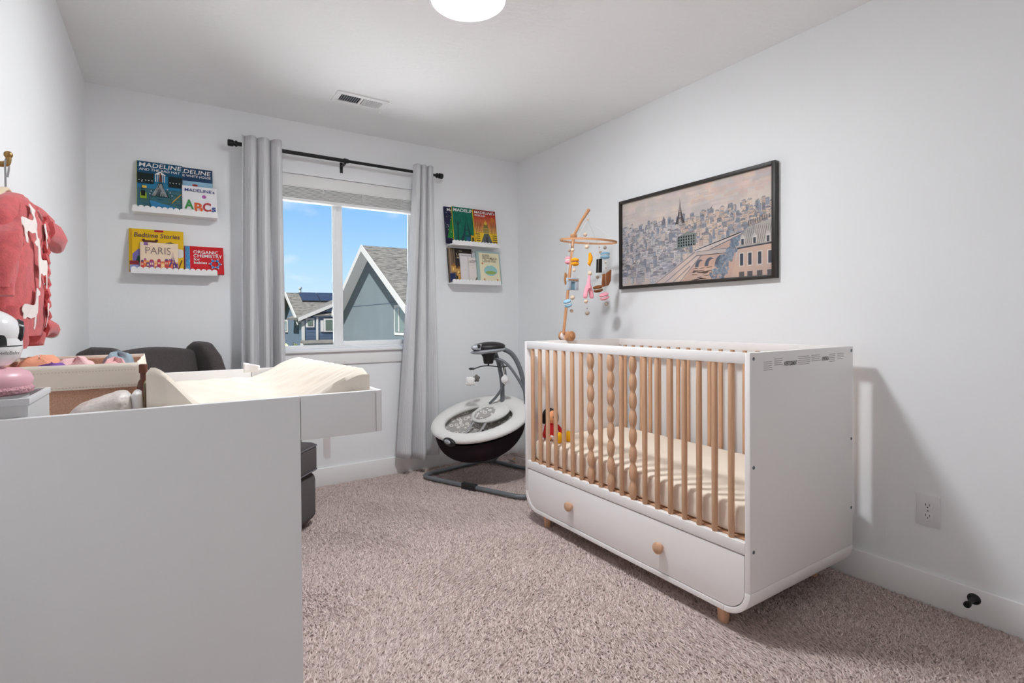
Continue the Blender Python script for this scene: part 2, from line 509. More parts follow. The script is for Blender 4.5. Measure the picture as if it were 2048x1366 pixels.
# fixed sash on the right, sliding sash on the left
def sash(x0, x1, y0, y1, sl, sr, zb):
    z0, z1 = WZ0 + 0.012, WZ1 - 0.04
    MB().box(x0, x0 + sl, y0, y1, z0, z1).build('sash_stile', VINYL, win, bevel=0.003)
    MB().box(x1 - sr, x1, y0, y1, z0, z1).build('sash_stile', VINYL, win, bevel=0.003)
    MB().box(x0 + sl, x1 - sr, y0, y1, z0, z0 + zb).build('sash_rail', VINYL, win, bevel=0.003)
    MB().box(x0 + sl, x1 - sr, y0, y1, z1 - 0.03, z1).build('sash_rail', VINYL, win, bevel=0.003)
    ym = (y0 + y1) / 2
    MB().box(x0 + sl, x1 - sr, ym - 0.002, ym + 0.002, z0 + zb, z1 - 0.03).build('glass_pane', GLASS, win, label='clear window pane')
sash(WX0 + 0.04, 0.998, 3.690, 3.712, 0.03, 0.026, 0.012)
sash(0.985, WX1 - 0.04, 3.715, 3.740, 0.062, 0.03, 0.034)
lt = MB().box(0.966, 0.980, 3.676, 3.692, 1.335, 1.395); lt.box(0.966, 0.974, 3.668, 3.678, 1.350, 1.385)
lt.build('latch', VINYL, win, bevel=0.002)
MB().box(WX0 - 0.03, WX1 + 0.03, YB - 0.035, YB + 0.085, WZ0 - 0.022, WZ0).build('sill', TRIM, win, bevel=0.004)
MB().box(WX0 - 0.02, WX1 + 0.02, YB - 0.014, YB, 0.826, WZ0 - 0.022).build('apron', TRIM, win, bevel=0.003)

# raised blind
bl = thing('window_blind', 'white horizontal blind pulled up under the top of the window', 'blind', (1.01, 3.64, 1.92))
BLW = mat('blind_white', srgb(236, 235, 233), 0.5, spec=0.3)
MB().box(WX0 + 0.005, WX1 - 0.005, 3.612, 3.618, 2.022, 2.098).build('valance', BLW, bl, bevel=0.002)
MB().box(WX0 + 0.01, WX1 - 0.01, 3.622, 3.668, 2.058, 2.097).build('headrail', BLW, bl)
s0 = None
for k in range(9):
    z = 1.949 + k * 0.0085
    if s0 is None:
        s0 = MB().box(WX0 + 0.01, WX1 - 0.01, 3.618, 3.668, z, z + 0.0042).build('slat', BLW, bl, bevel=0)
    else:
        inst(s0, (RNG.uniform(-.002, .002), 0, k * 0.0085), bl)
MB().box(WX0 + 0.01, WX1 - 0.01, 3.616, 3.670, 1.924, 1.945).build('bottom_rail', BLW, bl, bevel=0.003)
for x in (0.56, 0.89, 1.17, 1.46):
    q = MB()
    for j in range(7):
        a = RNG.uniform(-0.018, 0.018, 6)
        q.tube(spline([(x + a[0] * .3, 3.616, 2.02), (x + a[1], 3.609 - abs(a[2]) * .4, 1.995), (x + a[3], 3.607 - abs(a[4]) * .4, 1.965), (x + a[5] * .3, 3.614, 1.945)], 4), 0.0011, 4)
    q.build('ladder_cord', BLW, bl)

# ------------------------------------------------------------------ outside: two neighbouring houses, lawn and a shrub
struct('ground_1', MB().box(-25, 40, 4.0, 24.0, -3.2, -3.0), mat('pale_bounce_ground', srgb(212, 213, 215), 0.95, var=0.1, vscale=0.8))  # unseen ground, made pale to bounce sunlight up onto the room's ceiling
struct('ground_2', MB().box(-70, 90, 24.0, 130, -3.2, -2.98), mat('lawn_grass', srgb(78, 90, 56), 0.95, spec=0.1, var=0.3, vscale=1.5))
STUC = mat('stucco_blue', srgb(45, 51, 54), 0.95, spec=0.1, var=0.06, vscale=1.2, bump=0.3, bscale=30)
STUC2 = mat('stucco_slate', srgb(38, 47, 57), 0.95, spec=0.1, var=0.05, vscale=1.5)
ROOF = mat('asphalt_shingle', srgb(44, 43, 42), 0.95, spec=0.1, var=0.75, vscale=4.0, stretch=(1.0, 5.0, 5.0), detail=6)
HTRIM = mat('house_trim', srgb(89, 89, 89), 0.7, spec=0.2)
HGLASS = mat('house_glass', srgb(42, 50, 46), 0.1, spec=0.7)
SOLAR = mat('solar_cell', srgb(11, 12, 18), 0.2, spec=0.6)
def siding():
    m = mat('lap_siding_blue', srgb(44, 57, 72), 0.8, spec=0.2)
    t = m.node_tree; b = t.nodes['Principled BSDF']
    tx = t.nodes.new('ShaderNodeTexCoord'); w = t.nodes.new('ShaderNodeTexWave')
    w.bands_direction = 'Z'; w.wave_profile = 'SAW'; w.inputs['Scale'].default_value = 1.7
    t.links.new(tx.outputs['Object'], w.inputs['Vector'])
    bp = t.nodes.new('ShaderNodeBump'); bp.inputs['Distance'].default_value = 0.05; bp.inputs['Strength'].default_value = 1.0
    t.links.new(w.outputs['Fac'], bp.inputs['Height']); t.links.new(bp.outputs[0], b.inputs['Normal'])
    r = t.nodes.new('ShaderNodeValToRGB'); r.color_ramp.elements[0].color = srgb(31, 40, 55); r.color_ramp.elements[1].color = srgb(46, 59, 76); r.color_ramp.elements[1].position = 0.3
    t.links.new(w.outputs['Fac'], r.inputs['Fac']); t.links.new(r.outputs['Color'], b.inputs['Base Color'])
    return m
SIDING = siding()

def roof_slab(mb, x0, x1, ya, za, yb, zb, th):
    mb.prism([(x0, ya, za), (x0, yb, zb), (x0, yb, zb - th), (x0, ya, za - th)], (x1 - x0, 0, 0))

h2 = thing('house', 'large grey-blue stucco gable house filling the right window pane', 'house', (10, 20.6, -3), group='neighbouring houses')
gx, ya, yb, yr, ze, zr = 7.0, 16.4, 24.8, 20.6, 1.72, 4.12
q = MB().prism([(gx, ya, -3), (gx, yb, -3), (gx, yb, ze), (gx, yr, zr - 0.12), (gx, ya, ze)], (8, 0, 0))
q.build('wall', STUC, h2, smooth=0)
sl = (zr - ze) / (yr - ya)
for (y_e, sgn) in ((ya, -1), (yb, 1)):
    q = MB(); oy = y_e + sgn * 0.35
    roof_slab(q, gx - 0.42, gx + 8.4, yr, zr + 0.08, oy, zr + 0.08 - sl * abs(oy - yr), 0.16)
    q.build('roof_slope', ROOF, h2, smooth=0)
    q = MB()
    roof_slab(q, gx - 0.46, gx - 0.42, yr, zr + 0.10, oy + sgn * .03, zr + 0.10 - sl * abs(oy - yr), 0.26)
    q.build('rake_board', HTRIM, h2, smooth=0)
    q = MB()
    roof_slab(q, gx - 0.42, gx, yr, zr - 0.10, oy, zr - 0.10 - sl * abs(oy - yr), 0.03)
    q.build('soffit', HTRIM, h2, smooth=0)
w_ = MB().box(gx - 0.02, gx + 0.02, 16.9, 18.15, 0.62, 1.72)
wo_ = w_.build('window', HTRIM, h2, smooth=0)
MB().box(gx - 0.04, gx, 17.02, 18.03, 0.74, 1.60).build('pane', HGLASS, wo_, smooth=0)
MB().box(gx - 0.05, gx - 0.03, 17.60, 17.66, 0.74, 1.60).build('muntin', HTRIM, wo_, smooth=0)
MB().box(gx - 0.012, gx, ya, yb, 1.80, 1.815).build('stucco_joint', STUC2, h2, smooth=0)
MB().box(9.35, 9.75, 20.0, 20.35, 3.82, 4.12).build('roof_vent', mat('vent_metal', srgb(80, 84, 84), 0.6), h2, bevel=0.04)

h1 = thing('house', 'far blue sided house with solar panels behind the left window pane', 'house', (8, 31, -3), group='neighbouring houses')
gx, ya, yb, yr, ze, zr = 5.8, 28.0, 33.8, 30.9, 1.28, 2.72
MB().prism([(gx, ya, -3), (gx, yb, -3), (gx, yb, ze), (gx, yr, zr - 0.1), (gx, ya, ze)], (7, 0, 0)).build('wall', STUC2, h1, smooth=0)
sl = (zr - ze) / (yr - ya)
for (y_e, sgn) in ((ya, -1), (yb, 1)):
    q = MB(); oy = y_e + sgn * 0.35
    roof_slab(q, gx - 0.3, gx + 7.3, yr, zr + 0.06, oy, zr + 0.06 - sl * abs(oy - yr), 0.12)
    q.build('roof_slope', ROOF, h1, smooth=0)
    q = MB()
    roof_slab(q, gx - 0.35, gx - 0.3, yr, zr + 0.08, oy, zr + 0.08 - sl * abs(oy - yr), 0.22)
    q.build('rake_board', HTRIM, h1, smooth=0)
MB().box(gx - 0.3, gx + 7.3, ya - 0.42, ya - 0.33, ze - 0.2, ze - 0.06).build('gutter', HTRIM, h1, smooth=0)
# projecting front bay with its own gable
bx0, bx1, by = 5.64, 10.4, 27.2
bxm = (bx0 + bx1) / 2
MB().prism([(bx0, by, -3), (bx1, by, -3), (bx1, by, ze - 0.1), (bxm, by, ze + 0.98), (bx0, by, ze - 0.1)], (0, 0.9, 0)).build('bay_wall', SIDING, h1, smooth=0)
for s_ in (-1, 1):
    xe = bxm + s_ * (bx1 - bx0 + 0.5) / 2
    zz = ze + 1.08; zl = ze - 0.05
    MB().prism([(bxm, by - 0.12, zz), (xe, by - 0.12, zl), (xe, by - 0.12, zl + 0.1), (bxm, by - 0.12, zz + 0.1)], (0, 3.0, 0)).build('bay_roof', ROOF, h1, smooth=0)
    MB().prism([(bxm, by - 0.16, zz - 0.08), (xe, by - 0.16, zl - 0.08), (xe, by - 0.16, zl + 0.1), (bxm, by - 0.16, zz + 0.1)], (0, 0.04, 0)).build('rake_board', HTRIM, h1, smooth=0)
MB().box(bx0 - 0.05, bx0 + 0.08, by - 0.03, by + 0.1, -3, ze - 0.1).build('corner_board', HTRIM, h1, smooth=0)
MB().box(6.28, 6.38, by - 0.05, by, 0.1, ze + 0.1).build('corner_board', HTRIM, h1, smooth=0)
MB().box(6.22, 10.4, by - 0.10, by, 1.40, 1.46).build('shed_roof_trim', HTRIM, h1, smooth=0)
MB().prism([(6.20, by - 0.14, 1.46), (6.20, by, 1.46), (6.20, by, 1.62)], (4.2, 0, 0)).build('shed_roof', ROOF, h1, smooth=0)
for (a, b, z0, z1) in ((5.86, 6.10, 0.94, 1.22), (6.74, 7.50, 0.70, 1.22)):
    wo_ = MB().box(a - 0.09, b + 0.09, by - 0.06, by, z0 - 0.09, z1 + 0.09).build('window', HTRIM, h1, smooth=0)
    MB().box(a, b, by - 0.08, by - 0.04, z0, z1).build('pane', HGLASS, wo_, smooth=0)
    if b > 7.2: MB().box((a + b) / 2 - 0.02, (a + b) / 2 + 0.02, by - 0.09, by - 0.05, z0, z1).build('muntin', HTRIM, wo_, smooth=0)
MB().box(6.50, 6.64, by - 0.05, by, 0.62, 1.20).build('shutter', HTRIM, h1, smooth=0)
MB().box(5.50, 10.4, by - 0.6, by, -0.08, 0.06).build('porch_trim', HTRIM, h1, smooth=0)
MB().prism([(5.50, by - 0.65, 0.06), (5.50, by, 0.06), (5.50, by, 0.20)], (4.9, 0, 0)).build('porch_roof', ROOF, h1, smooth=0)
MB().box(5.6, 5.95, by - 0.5, by - 0.2, -3, -0.08).build('porch_post', HTRIM, h1, smooth=0)
wo_ = MB().box(gx - 0.05, gx, 32.0, 32.8, 0.52, 1.26).build('window', HTRIM, h1, smooth=0)
MB().box(gx - 0.07, gx - 0.03, 32.1, 32.7, 0.62, 1.16).build('pane', HGLASS, wo_, smooth=0)
def onroof(y, d): return zr + 0.06 - sl * abs(y - yr) + d
for k in range(4):
    x0 = 6.15 + k * 0.98
    MB().prism([(x0, 29.75, onroof(29.75, .10)), (x0, 30.75, onroof(30.75, .10)), (x0, 30.75, onroof(30.75, .05)), (x0, 29.75, onroof(29.75, .05))], (0.95, 0, 0)).build('solar_panel', SOLAR, h1, smooth=0)
MB().tube([(6.3, 31.0, 2.6), (6.3, 31.0, 3.05)], 0.06, 8).lathe([(0.1, 0), (0.1, 0.08)], (6.3, 31, 3.02)).build('flue_pipe', mat('vent_metal', srgb(80, 84, 84), 0.6), h1)
LEAF = mat('shrub_leaf', srgb(92, 98, 46), 0.8, var=0.3, vscale=6)
q = MB()
for k in range(420):
    d = Vector(RNG.normal(0, 1, 3)).normalized() * (RNG.uniform(0.6, 1.0))
    p = Vector((4.65 + d.x * 0.75, 25.0 + d.y * 0.75, -1.1 + d.z * 1.25))
    a = Vector(RNG.normal(0, 1, 3)).normalized() * 0.13; b = Vector(RNG.normal(0, 1, 3)).normalized() * 0.10
    q.add([p - a, p + b, p + a, p - b], [(0, 1, 2, 3)])
sh = thing('garden_tree', 'small yellow-green tree top below the far house', 'tree', (4.65, 25, -3))
q.build('foliage', LEAF, sh, smooth=0, kind='stuff')
MB().tube([(4.65, 25, -3), (4.7, 25, -2.2), (4.62, 25, -1.4)], [0.09, 0.07, 0.03], 8).build('trunk', mat('bark', srgb(90, 76, 62), 0.9), sh)

# ------------------------------------------------------------------ curtains on a rod
ROD_Y, ROD_Z = 3.51, 2.205
rod = thing('curtain_rod', 'thin black metal curtain rod above the window', 'curtain rod', (1.03, ROD_Y, ROD_Z))
MB().tube([(0.36, ROD_Y, ROD_Z), (1.03, ROD_Y, ROD_Z)], 0.0125, 12).build('rod', BLACKM, rod)
MB().tube([(1.02, ROD_Y, ROD_Z), (1.69, ROD_Y, ROD_Z)], 0.0105, 12).lathe([(0.0145, 0), (0.0145, 0.02)], (1.015, ROD_Y, ROD_Z), (1, 0, 0), 12).build('rod_extension', BLACKM, rod)
for x, s_ in ((0.36, -1), (1.69, 1)):
    MB().lathe([(0.0125, 0), (0.018, 0.002), (0.018, 0.012), (0.014, 0.015), (0.014, 0.02), (0.020, 0.024), (0.020, 0.05), (0.016, 0.054)], (x, ROD_Y, ROD_Z), (s_, 0, 0), 14).build('finial', BLACKM, rod)
for x in (0.43, 1.012, 1.64):
    q = MB().box(x - 0.010, x + 0.010, YB - 0.004, YB, ROD_Z - 0.06, ROD_Z + 0.012)
    q.box(x - 0.006, x + 0.006, ROD_Y - 0.01, YB - 0.004, ROD_Z - 0.024, ROD_Z - 0.012)
    q.lathe([(0.017, -0.007), (0.017, 0.007)], (x, ROD_Y, ROD_Z), (1, 0, 0), 12)
    q.build('wall_bracket', BLACKM, rod)
CURT = wavemat('ribbed_curtain', srgb(214, 214, 216), 'X', 32.0, 0.35, 0.85, 0.93)
def curtain(label, xt0, xt1, xb0, xb1, zt, zb, folds, amp, seed, ph):
    nu, nv = folds * 22 + 1, 40
    rng = np.random.default_rng(seed); ja = rng.uniform(-.2, .2, 40)
    def fold(u, v):
        w = u * folds
        k = int(w) % 30
        sh = math.sin(w * 2 * PI + ph + 0.5 * math.sin(v * 3 + k))
        a = amp * (0.85 + 0.5 * v) * (1 + ja[k])
        y = ROD_Y - 0.018 - amp * 1.3 + 0.02 * v + a * (sh + 0.25 * math.sin(2 * w * 2 * PI + v * 2)) * (0.8 if v < .08 else 1)
        x0 = xt0 + (xb0 - xt0) * v ** 1.2; x1 = xt1 + (xb1 - xt1) * v ** 1.2
        x = x0 + (x1 - x0) * (u + 0.03 * math.cos(w * 2 * PI + ph))
        return (x, min(y, YB - 0.022), zt + (zb + 0.012 * math.sin(w * 2.2 + 1) - zt) * v)
    root = thing('curtain', label, 'curtain', ((xb0 + xb1) / 2, ROD_Y, zb), group='window curtains')
    mb = MB().grid(nu, nv, fold)
    me = mb.mesh('fabric_panel')
    uv = me.uv_layers.new(name='UVMap')
    vi = np.zeros(len(me.loops), dtype=np.int32); me.loops.foreach_get('vertex_index', vi)
    # order of vertices is preserved by the grid: recover u,v from index
    U = (vi % nu) / (nu - 1); Vv = (vi // nu) / (nv - 1)
    uv.data.foreach_set('uv', np.stack([U * (folds * 0.16), Vv * 2], 1).ravel().astype(np.float32))
    p = link('fabric_panel', me, CURT, root, 80)
    md = p.modifiers.new('thickness', 'SOLIDIFY'); md.thickness = 0.003
    # hidden tabs that carry the panel on the rod
    for k in range(folds):
        x = xt0 + (xt1 - xt0) * (k + 0.5) / folds
        ring = [(x, ROD_Y + 0.0165 * math.cos(t), ROD_Z + 0.0165 * math.sin(t)) for t in [2 * PI * i / 16 for i in range(16)]]
        MB().tube(ring, 0.003, 6, closed=True).build('back_tab', CURT, root)
    return root
curtain('light grey ribbed curtain on the left of the window', 0.371, 0.594, 0.343, 0.599, 2.245, 0.14, 3, 0.034, 3, -0.4)
curtain('light grey ribbed curtain on the right of the window', 1.490, 1.641, 1.352, 1.672, 2.245, 0.132, 3, 0.030, 5, 0.9)

# ------------------------------------------------------------------ ceiling lamp and vent
LX, LY = 0.989, 1.756
lamp = thing('ceiling_lamp', 'round white flush mount ceiling lamp, lit', 'ceiling lamp', (LX, LY, ZC))
MB().lathe([(0.148, 0), (0.148, -0.078), (0.144, -0.084), (0.131, -0.084), (0.129, -0.080)], (LX, LY, ZC), (0, 0, 1), 48).build('base_ring', WHITE, lamp)
GLOW = mat('lamp_diffuser', (0.93, 0.97, 1.0, 1), 0.5, emit=LAMP_EMIT)
MB().lathe([(0.129, -0.081), (0.126, -0.088), (0.112, -0.094), (0.06, -0.099), (0.0, -0.100)], (LX, LY, ZC), (0, 0, 1), 40).build('diffuser', GLOW, lamp)

vt = thing('ceiling_vent', 'white louvred air vent in the ceiling near the window', 'air vent', (0.98, 3.06, ZC))
vx0, vx1, vy0, vy1 = 0.824, 1.134, 2.985, 3.135
for a in ((vx0, vx1, vy0, vy0 + 0.030), (vx0, vx1, vy1 - 0.030, vy1), (vx0, vx0 + 0.032, vy0 + 0.03, vy1 - 0.03), (vx1 - 0.032, vx1, vy0 + 0.03, vy1 - 0.03), (0.973, 0.985, vy0 + .03, vy1 - .03)):
    MB().box(a[0], a[1], a[2], a[3], ZC - 0.007, ZC - 0.0004).build('frame', TRIM, vt, bevel=0.002)
MB().box(vx0 + .02, vx1 - .02, vy0 + .02, vy1 - .02, ZC - 0.0012, ZC - 0.0004).build('duct_opening', VOID, vt)
for half, x0, tilt in ((0, 0.858, -0.95), (1, 0.988, 0.95)):
    first = None
    for k in range(9):
        if first is None:
            m = Matrix.Translation((x0 + 0.007, 3.06, ZC - 0.0055)) @ Matrix.Rotation(tilt, 4, 'Y')
            first = MB().obox(m, 0.010, 0.09, 0.0012).build('louvre', TRIM, vt)
        else: inst(first, (k * 0.0132, 0, 0), vt)
MB().tube([(1.116, 3.10, ZC - 0.007), (1.118, 3.115, ZC - 0.02), (1.122, 3.122, ZC - 0.024)], 0.0025, 6).ball((1.122, 3.123, ZC - 0.024), 0.005, 8, 6).build('lever', TRIM, vt)

# ------------------------------------------------------------------ wall shelves and books
SHELFW = mat('shelf_white', srgb(240, 239, 238), 0.45)
def shelf(label, x0, x1, zb, n=15):
    r = thing('wall_shelf', label, 'shelf', ((x0 + x1) / 2, YB, zb), group='scalloped wall shelves')
    MB().box(x0, x1, 3.508, YB - 0.012, zb, zb + 0.012).build('ledge', SHELFW, r, bevel=0.001)
    MB().box(x0, x1, YB - 0.012, YB, zb, zb + 0.03).build('back_rail', SHELFW, r, bevel=0.001)
    w = (x1 - x0) / n; pts = [(x0, zb), (x1, zb)]
    for k in range(n - 1, -1, -1):
        c = x0 + (k + 0.5) * w
        for (a, b) in arc(c, zb + 0.024, w / 2, 0, PI, 6)[:(None if k == 0 else -1)]:
            pts.append((a, zb + 0.024 + (b - zb - 0.024) * 0.9))
    MB().prism([(a, 3.500, b) for a, b in pts], (0, 0.008, 0)).build('scalloped_lip', SHELFW, r, smooth=30)
    return zb + 0.012
zs1 = shelf('white scalloped shelf, upper one left of the window', -0.170, 0.249, 1.741)
zs2 = shelf('white scalloped shelf, lower one left of the window', -0.180, 0.242, 1.398)
zs3 = shelf('white scalloped shelf, upper one right of the window', 1.820, 2.246, 1.700)
zs4 = shelf('white scalloped shelf, lower one right of the window', 1.819, 2.252, 1.402)

BOOKG = 'picture books on the wall shelves'
INKS = {}
def ink(c):
    k = 'ink_%d_%d_%d' % c
    return mat(k, srgb(*c), 0.5)
def book(label, x, z, w, h, t, y, cover, art=None, texts=(), yaw=0.0, roll=0.0, spine=None, lean=None, round_=0.0):
    """front face in the local plane y=0, spine on the left, leaning back on the wall"""
    if lean is None: lean = math.asin(min(0.9, (YB - 0.002 - t - y) / h))
    name = 'picture_book'
    r = thing(name, label, 'book', (x, y, z + 0.0005), (-lean, roll, yaw), BOOKG)
    cov = ink(cover) if isinstance(cover, tuple) else cover
    q = MB().box(0, w, 0, 0.0025, 0, h); q.box(0, w, t - 0.0025, t, 0, h)
    q.build('cover', cov, r, local=True, bevel=0.0006, seg=1)
    MB().box(-0.001, 0.003, 0.0, t, 0, h).build('spine', ink(spine) if spine else cov, r, local=True, bevel=0.0008, seg=1)
    MB().box(0.003, w - 0.004, 0.0026, t - 0.0026, 0.003, h - 0.003).build('pages', PAGES, r, local=True)
    if art:
        A = Art((0.003, 0, 0.001), (1, 0, 0), (0, 0, 1), w - 0.004, h - 0.002, 0.00008)
        art(A); A.build('cover_picture', r, local=True)
    for (body, u0, v0, uw, vh, col, bold, shear) in texts:
        text('title_lettering', body, (u0 * w, 0, v0 * h), (1, 0, 0), (0, 0, 1), uw * w, vh * h, ink(col), r, local=True, lift=0.0035, bold=bold, shear=shear)
    return r

def rnd(a, b): return random.uniform(a, b)
def art_plaza(A):
    A.rect(0, 0, 1, 1, (60, 110, 120)); A.rect(0, 0.72, 1, 1, (18, 78, 110)); A.rect(0, 0.46, 1, 0.74, (38, 120, 160))
    for k in range(60): A.rect(*(lambda a, b: (a, b, a + rnd(.05, .15), b + .012))(rnd(0, .9), rnd(0, .45)), random.choice([(70, 110, 70), (50, 96, 110), (96, 130, 96), (36, 80, 100), (80, 140, 160)]))
    A.rect(0, 0.55, 0.36, 0.76, (16, 34, 34)); A.rect(0.68, 0.52, 1, 0.74, (16, 34, 34))
    for k in range(5):
        for x in (0.04, 0.72): A.disc(x + k * 0.07, 0.61, 0.003, (220, 220, 220), 6)
    A.poly([(0.37, 0.75), (0.63, 0.75), (0.5, 0.82)], (232, 236, 236))
    for k in range(6): A.rect(0.39 + k * .04, 0.6, 0.405 + k * .04, 0.75, (232, 236, 236))
    A.poly([(0.47, 0.60), (0.54, 0.60), (0.52, 0.79), (0.49, 0.79)], (110, 60, 40))
    A.poly([(0.3, 0.3), (0.7, 0.3), (0.6, 0.42), (0.55, 0.58), (0.46, 0.58), (0.4, 0.42)], (40, 60, 66))
    for k in range(22): x = 0.5 + rnd(-.04, .04); x2 = 0.5 + rnd(-.2, .2); A.line(x, .56, x2, .31, 0.0018, (236, 240, 240))
    A.poly([(0.25, 0.22), (0.8, 0.12), (0.95, 0.02), (0.5, 0.03), (0.3, 0.1)], (52, 128, 176))
    A.rect(0.06, 0.24, 0.2, 0.36, (150, 176, 50)); A.rect(0.08, 0.29, 0.17, 0.40, (20, 24, 22)); A.rect(0.1, 0.45, 0.2, 0.5, (232, 190, 70))
    for k in range(10): A.disc(0.76 + k * .022, 0.2 + k * .02, 0.0035, (210, 160, 50), 6)
    for x, y in ((0.3, .4), (.27, .34), (.72, .4), (.76, .34), (.66, .46), (.1, .58)): A.disc(x, y, 0.003, (240, 244, 244), 6); A.line(x, y, x, y - .14, .0015, (20, 30, 30))
def art_whitehouse(A):
    A.rect(0, 0, 1, 1, (150, 190, 214)); A.rect(0, 0.72, 1, 1, (26, 60, 96)); A.rect(0, 0.0, 1, 0.3, (196, 206, 206))
    A.rect(0.3, 0.28, 1.0, 0.55, (222, 222, 220)); A.poly([(0.38, 0.52), (0.78, 0.52), (0.58, 0.62)], (236, 236, 234)); A.poly([(0.41, 0.53), (0.75, 0.53), (0.58, 0.605)], (190, 192, 192))
    for k in range(6): A.rect(0.42 + k * .06, 0.3, 0.445 + k * .06, 0.52, (120, 124, 128))
    for k in range(4): A.rect(0.81 + k * .05, 0.40, 0.835 + k * .05, 0.48, (110, 116, 120)); A.rect(0.81 + k * .05, 0.31, 0.835 + k * .05, 0.37, (110, 116, 120))
    A.rect(0.52, 0.62, 0.64, 0.66, (170, 40, 44)); A.line(.58, .6, .58, .68, .002, (60, 60, 60))
def art_night(A):
    A.rect(0, 0, 1, 1, (30, 30, 62))
    A.poly([(0.05, 0.15), (0.75, 0.15), (0.55, 0.85), (0.3, 0.85)], (30, 120, 50))
    for k in range(60): A.disc(rnd(.0, .8), rnd(.12, .9), .0025, random.choice([(240, 220, 80), (236, 236, 240), (90, 170, 90)]), 6)
    A.rect(0, 0, 1, 0.1, (24, 24, 54))
def tower(A, x, y0, y1, hw, col):
    H = y1 - y0
    A.poly([(x - hw, y0), (x - hw * .55, y0), (x - hw * .2, y0 + H * .3), (x - hw * .12, y0 + H * .6), (x, y1), (x + hw * .12, y0 + H * .6), (x + hw * .2, y0 + H * .3), (x + hw * .55, y0), (x + hw, y0), (x + hw * .45, y0 + H * .3), (x + hw * .16, y0 + H * .65), (x, y1), (x - hw * .16, y0 + H * .65), (x - hw * .45, y0 + H * .3)], col)
    A.rect(x - hw * .62, y0 + H * .2, x + hw * .62, y0 + H * .24, col); A.rect(x - hw * .36, y0 + H * .4, x + hw * .36, y0 + H * .43, col)
def art_green(A):
    A.rect(0, 0, 1, 1, (14, 104, 84))
    for k in range(110): a, b = rnd(0, 1), rnd(0, .85); A.line(a, b, a + rnd(-.05, .05), b + rnd(.02, .07), .0025, random.choice([(30, 140, 110), (10, 70, 60), (60, 160, 130), (16, 90, 90)]))
    tower(A, 0.55, 0.05, 0.88, 0.34, (22, 62, 70)); A.rect(0.5, 0, 0.66, 0.2, (40, 90, 130))
    A.line(0.16, 0.1, 0.2, 0.62, .008, (26, 50, 44)); A.line(.2, .5, .05, .66, .004, (26, 50, 44)); A.line(.2, .5, .33, .68, .004, (26, 50, 44))
    A.rect(0.70, 0.02, 0.86, 0.26, (206, 170, 50)); A.rect(0.74, 0.06, 0.82, 0.2, (70, 60, 30)); A.rect(.4, .0, .5, .08, (220, 160, 40))
def art_rescue(A):
    for k in range(12):
        t = k / 11; A.rect(0, 0.35 + t * .55, 1, 0.42 + t * .55, (int(226 - 60 * t), int(170 - 130 * t), int(90 - 55 * t)))
    A.rect(0, 0.9, 1, 1, (140, 36, 30)); A.rect(0, 0, 1, 0.36, (230, 190, 40))
    A.rect(0.36, 0.35, 0.66, 0.5, (190, 160, 80)); A.poly([(0.4, .5), (.62, .5), (.58, .62), (.44, .62)], (120, 110, 60)); A.disc(.51, .63, .014, (214, 180, 60), 14); A.line(.51, .65, .51, .74, .004, (214, 180, 60))
    for k in range(7): A.rect(.38 + k * .04, .36, .395 + k * .04, .48, (90, 80, 50))
    A.disc(.84, .74, .02, (190, 110, 40), 16)
    for x in (.06, .14, .22, .28, .74, .8, .88, .95): A.line(x, .34, x + .01, .66, .003, (60, 36, 24)); A.line(x, .5, x + .06, .6, .002, (60, 36, 24))
    A.poly([(0.2, 0.0), (0.82, 0.0), (0.62, 0.34), (0.42, 0.34)], (84, 92, 92)); A.poly([(0.46, .02), (.58, .02), (.55, .24), (.5, .24)], (40, 44, 48))
    for k in range(4): A.rect(.02 + rnd(0, .05), .12 + k * .06, .22, .14 + k * .06, (50, 44, 60)); A.rect(.78, .1 + k * .06, .98, .12 + k * .06, (50, 44, 60))
def art_abc(A): A.rect(0, 0, 1, 1, (236, 234, 236)); A.disc(.62, .66, .011, (176, 96, 172), 16)
def art_bed(A):
    A.rect(0, 0, 1, 1, (232, 186, 20)); A.rect(0, 0, 0.045, 1, (206, 158, 10))
    A.rect(.45, .95, .62, 1, (170, 24, 34))
    A.poly([(0.05, 0.05), (0.05, 0.4), (0.15, 0.52), (0.3, .56), (.45, .5), (.5, .05)], (120, 106, 170))
    A.rect(.0, .0, .4, .14, (150, 156, 200)); A.poly([(.1, .2), (.34, .2), (.3, .36), (.14, .36)], (36, 70, 60)); A.rect(0, .15, .16, .24, (130, 40, 50))
    A.rect(.24, .6, .5, .74, (88, 46, 30)); A.disc(.25, .74, .008, (88, 46, 30), 10); A.disc(.49, .74, .008, (88, 46, 30), 10)
    A.poly([(.62, .6), (.9, .6), (.86, .68), (.76, .72), (.66, .7)], (50, 40, 44)); A.disc(.92, .46, .028, (226, 220, 214), 14); A.line(.97, .3, .9, .08, .006, (110, 60, 40))
def art_paris(A):
    A.rect(0, 0, 1, 1, (240, 216, 188)); A.rect(.08, .9, .19, 1, (140, 96, 150))
    cols = [(204, 70, 70), (226, 110, 60), (96, 62, 120), (160, 90, 150), (232, 160, 90), (190, 60, 90), (240, 190, 130)]
    x = 0
    k = 0
    while x < 1:
        w = rnd(.07, .13); h = rnd(.26, .40); A.rect(x, 0, x + w, h, cols[k % 7]); A.poly([(x, h), (x + w, h), (x + w * .8, h + .06), (x + w * .2, h + .06)], cols[(k + 2) % 7])
        for j in range(2): A.rect(x + w * (.2 + .4 * j), h - .12, x + w * (.4 + .4 * j), h - .05, (250, 224, 180))
        x += w; k += 1
    for k in range(8): A.rect(k * .13, 0, k * .13 + rnd(.06, .12), rnd(.1, .2), cols[(k * 3 + 1) % 7])
    tower(A, .86, .18, .74, .13, (96, 62, 130))
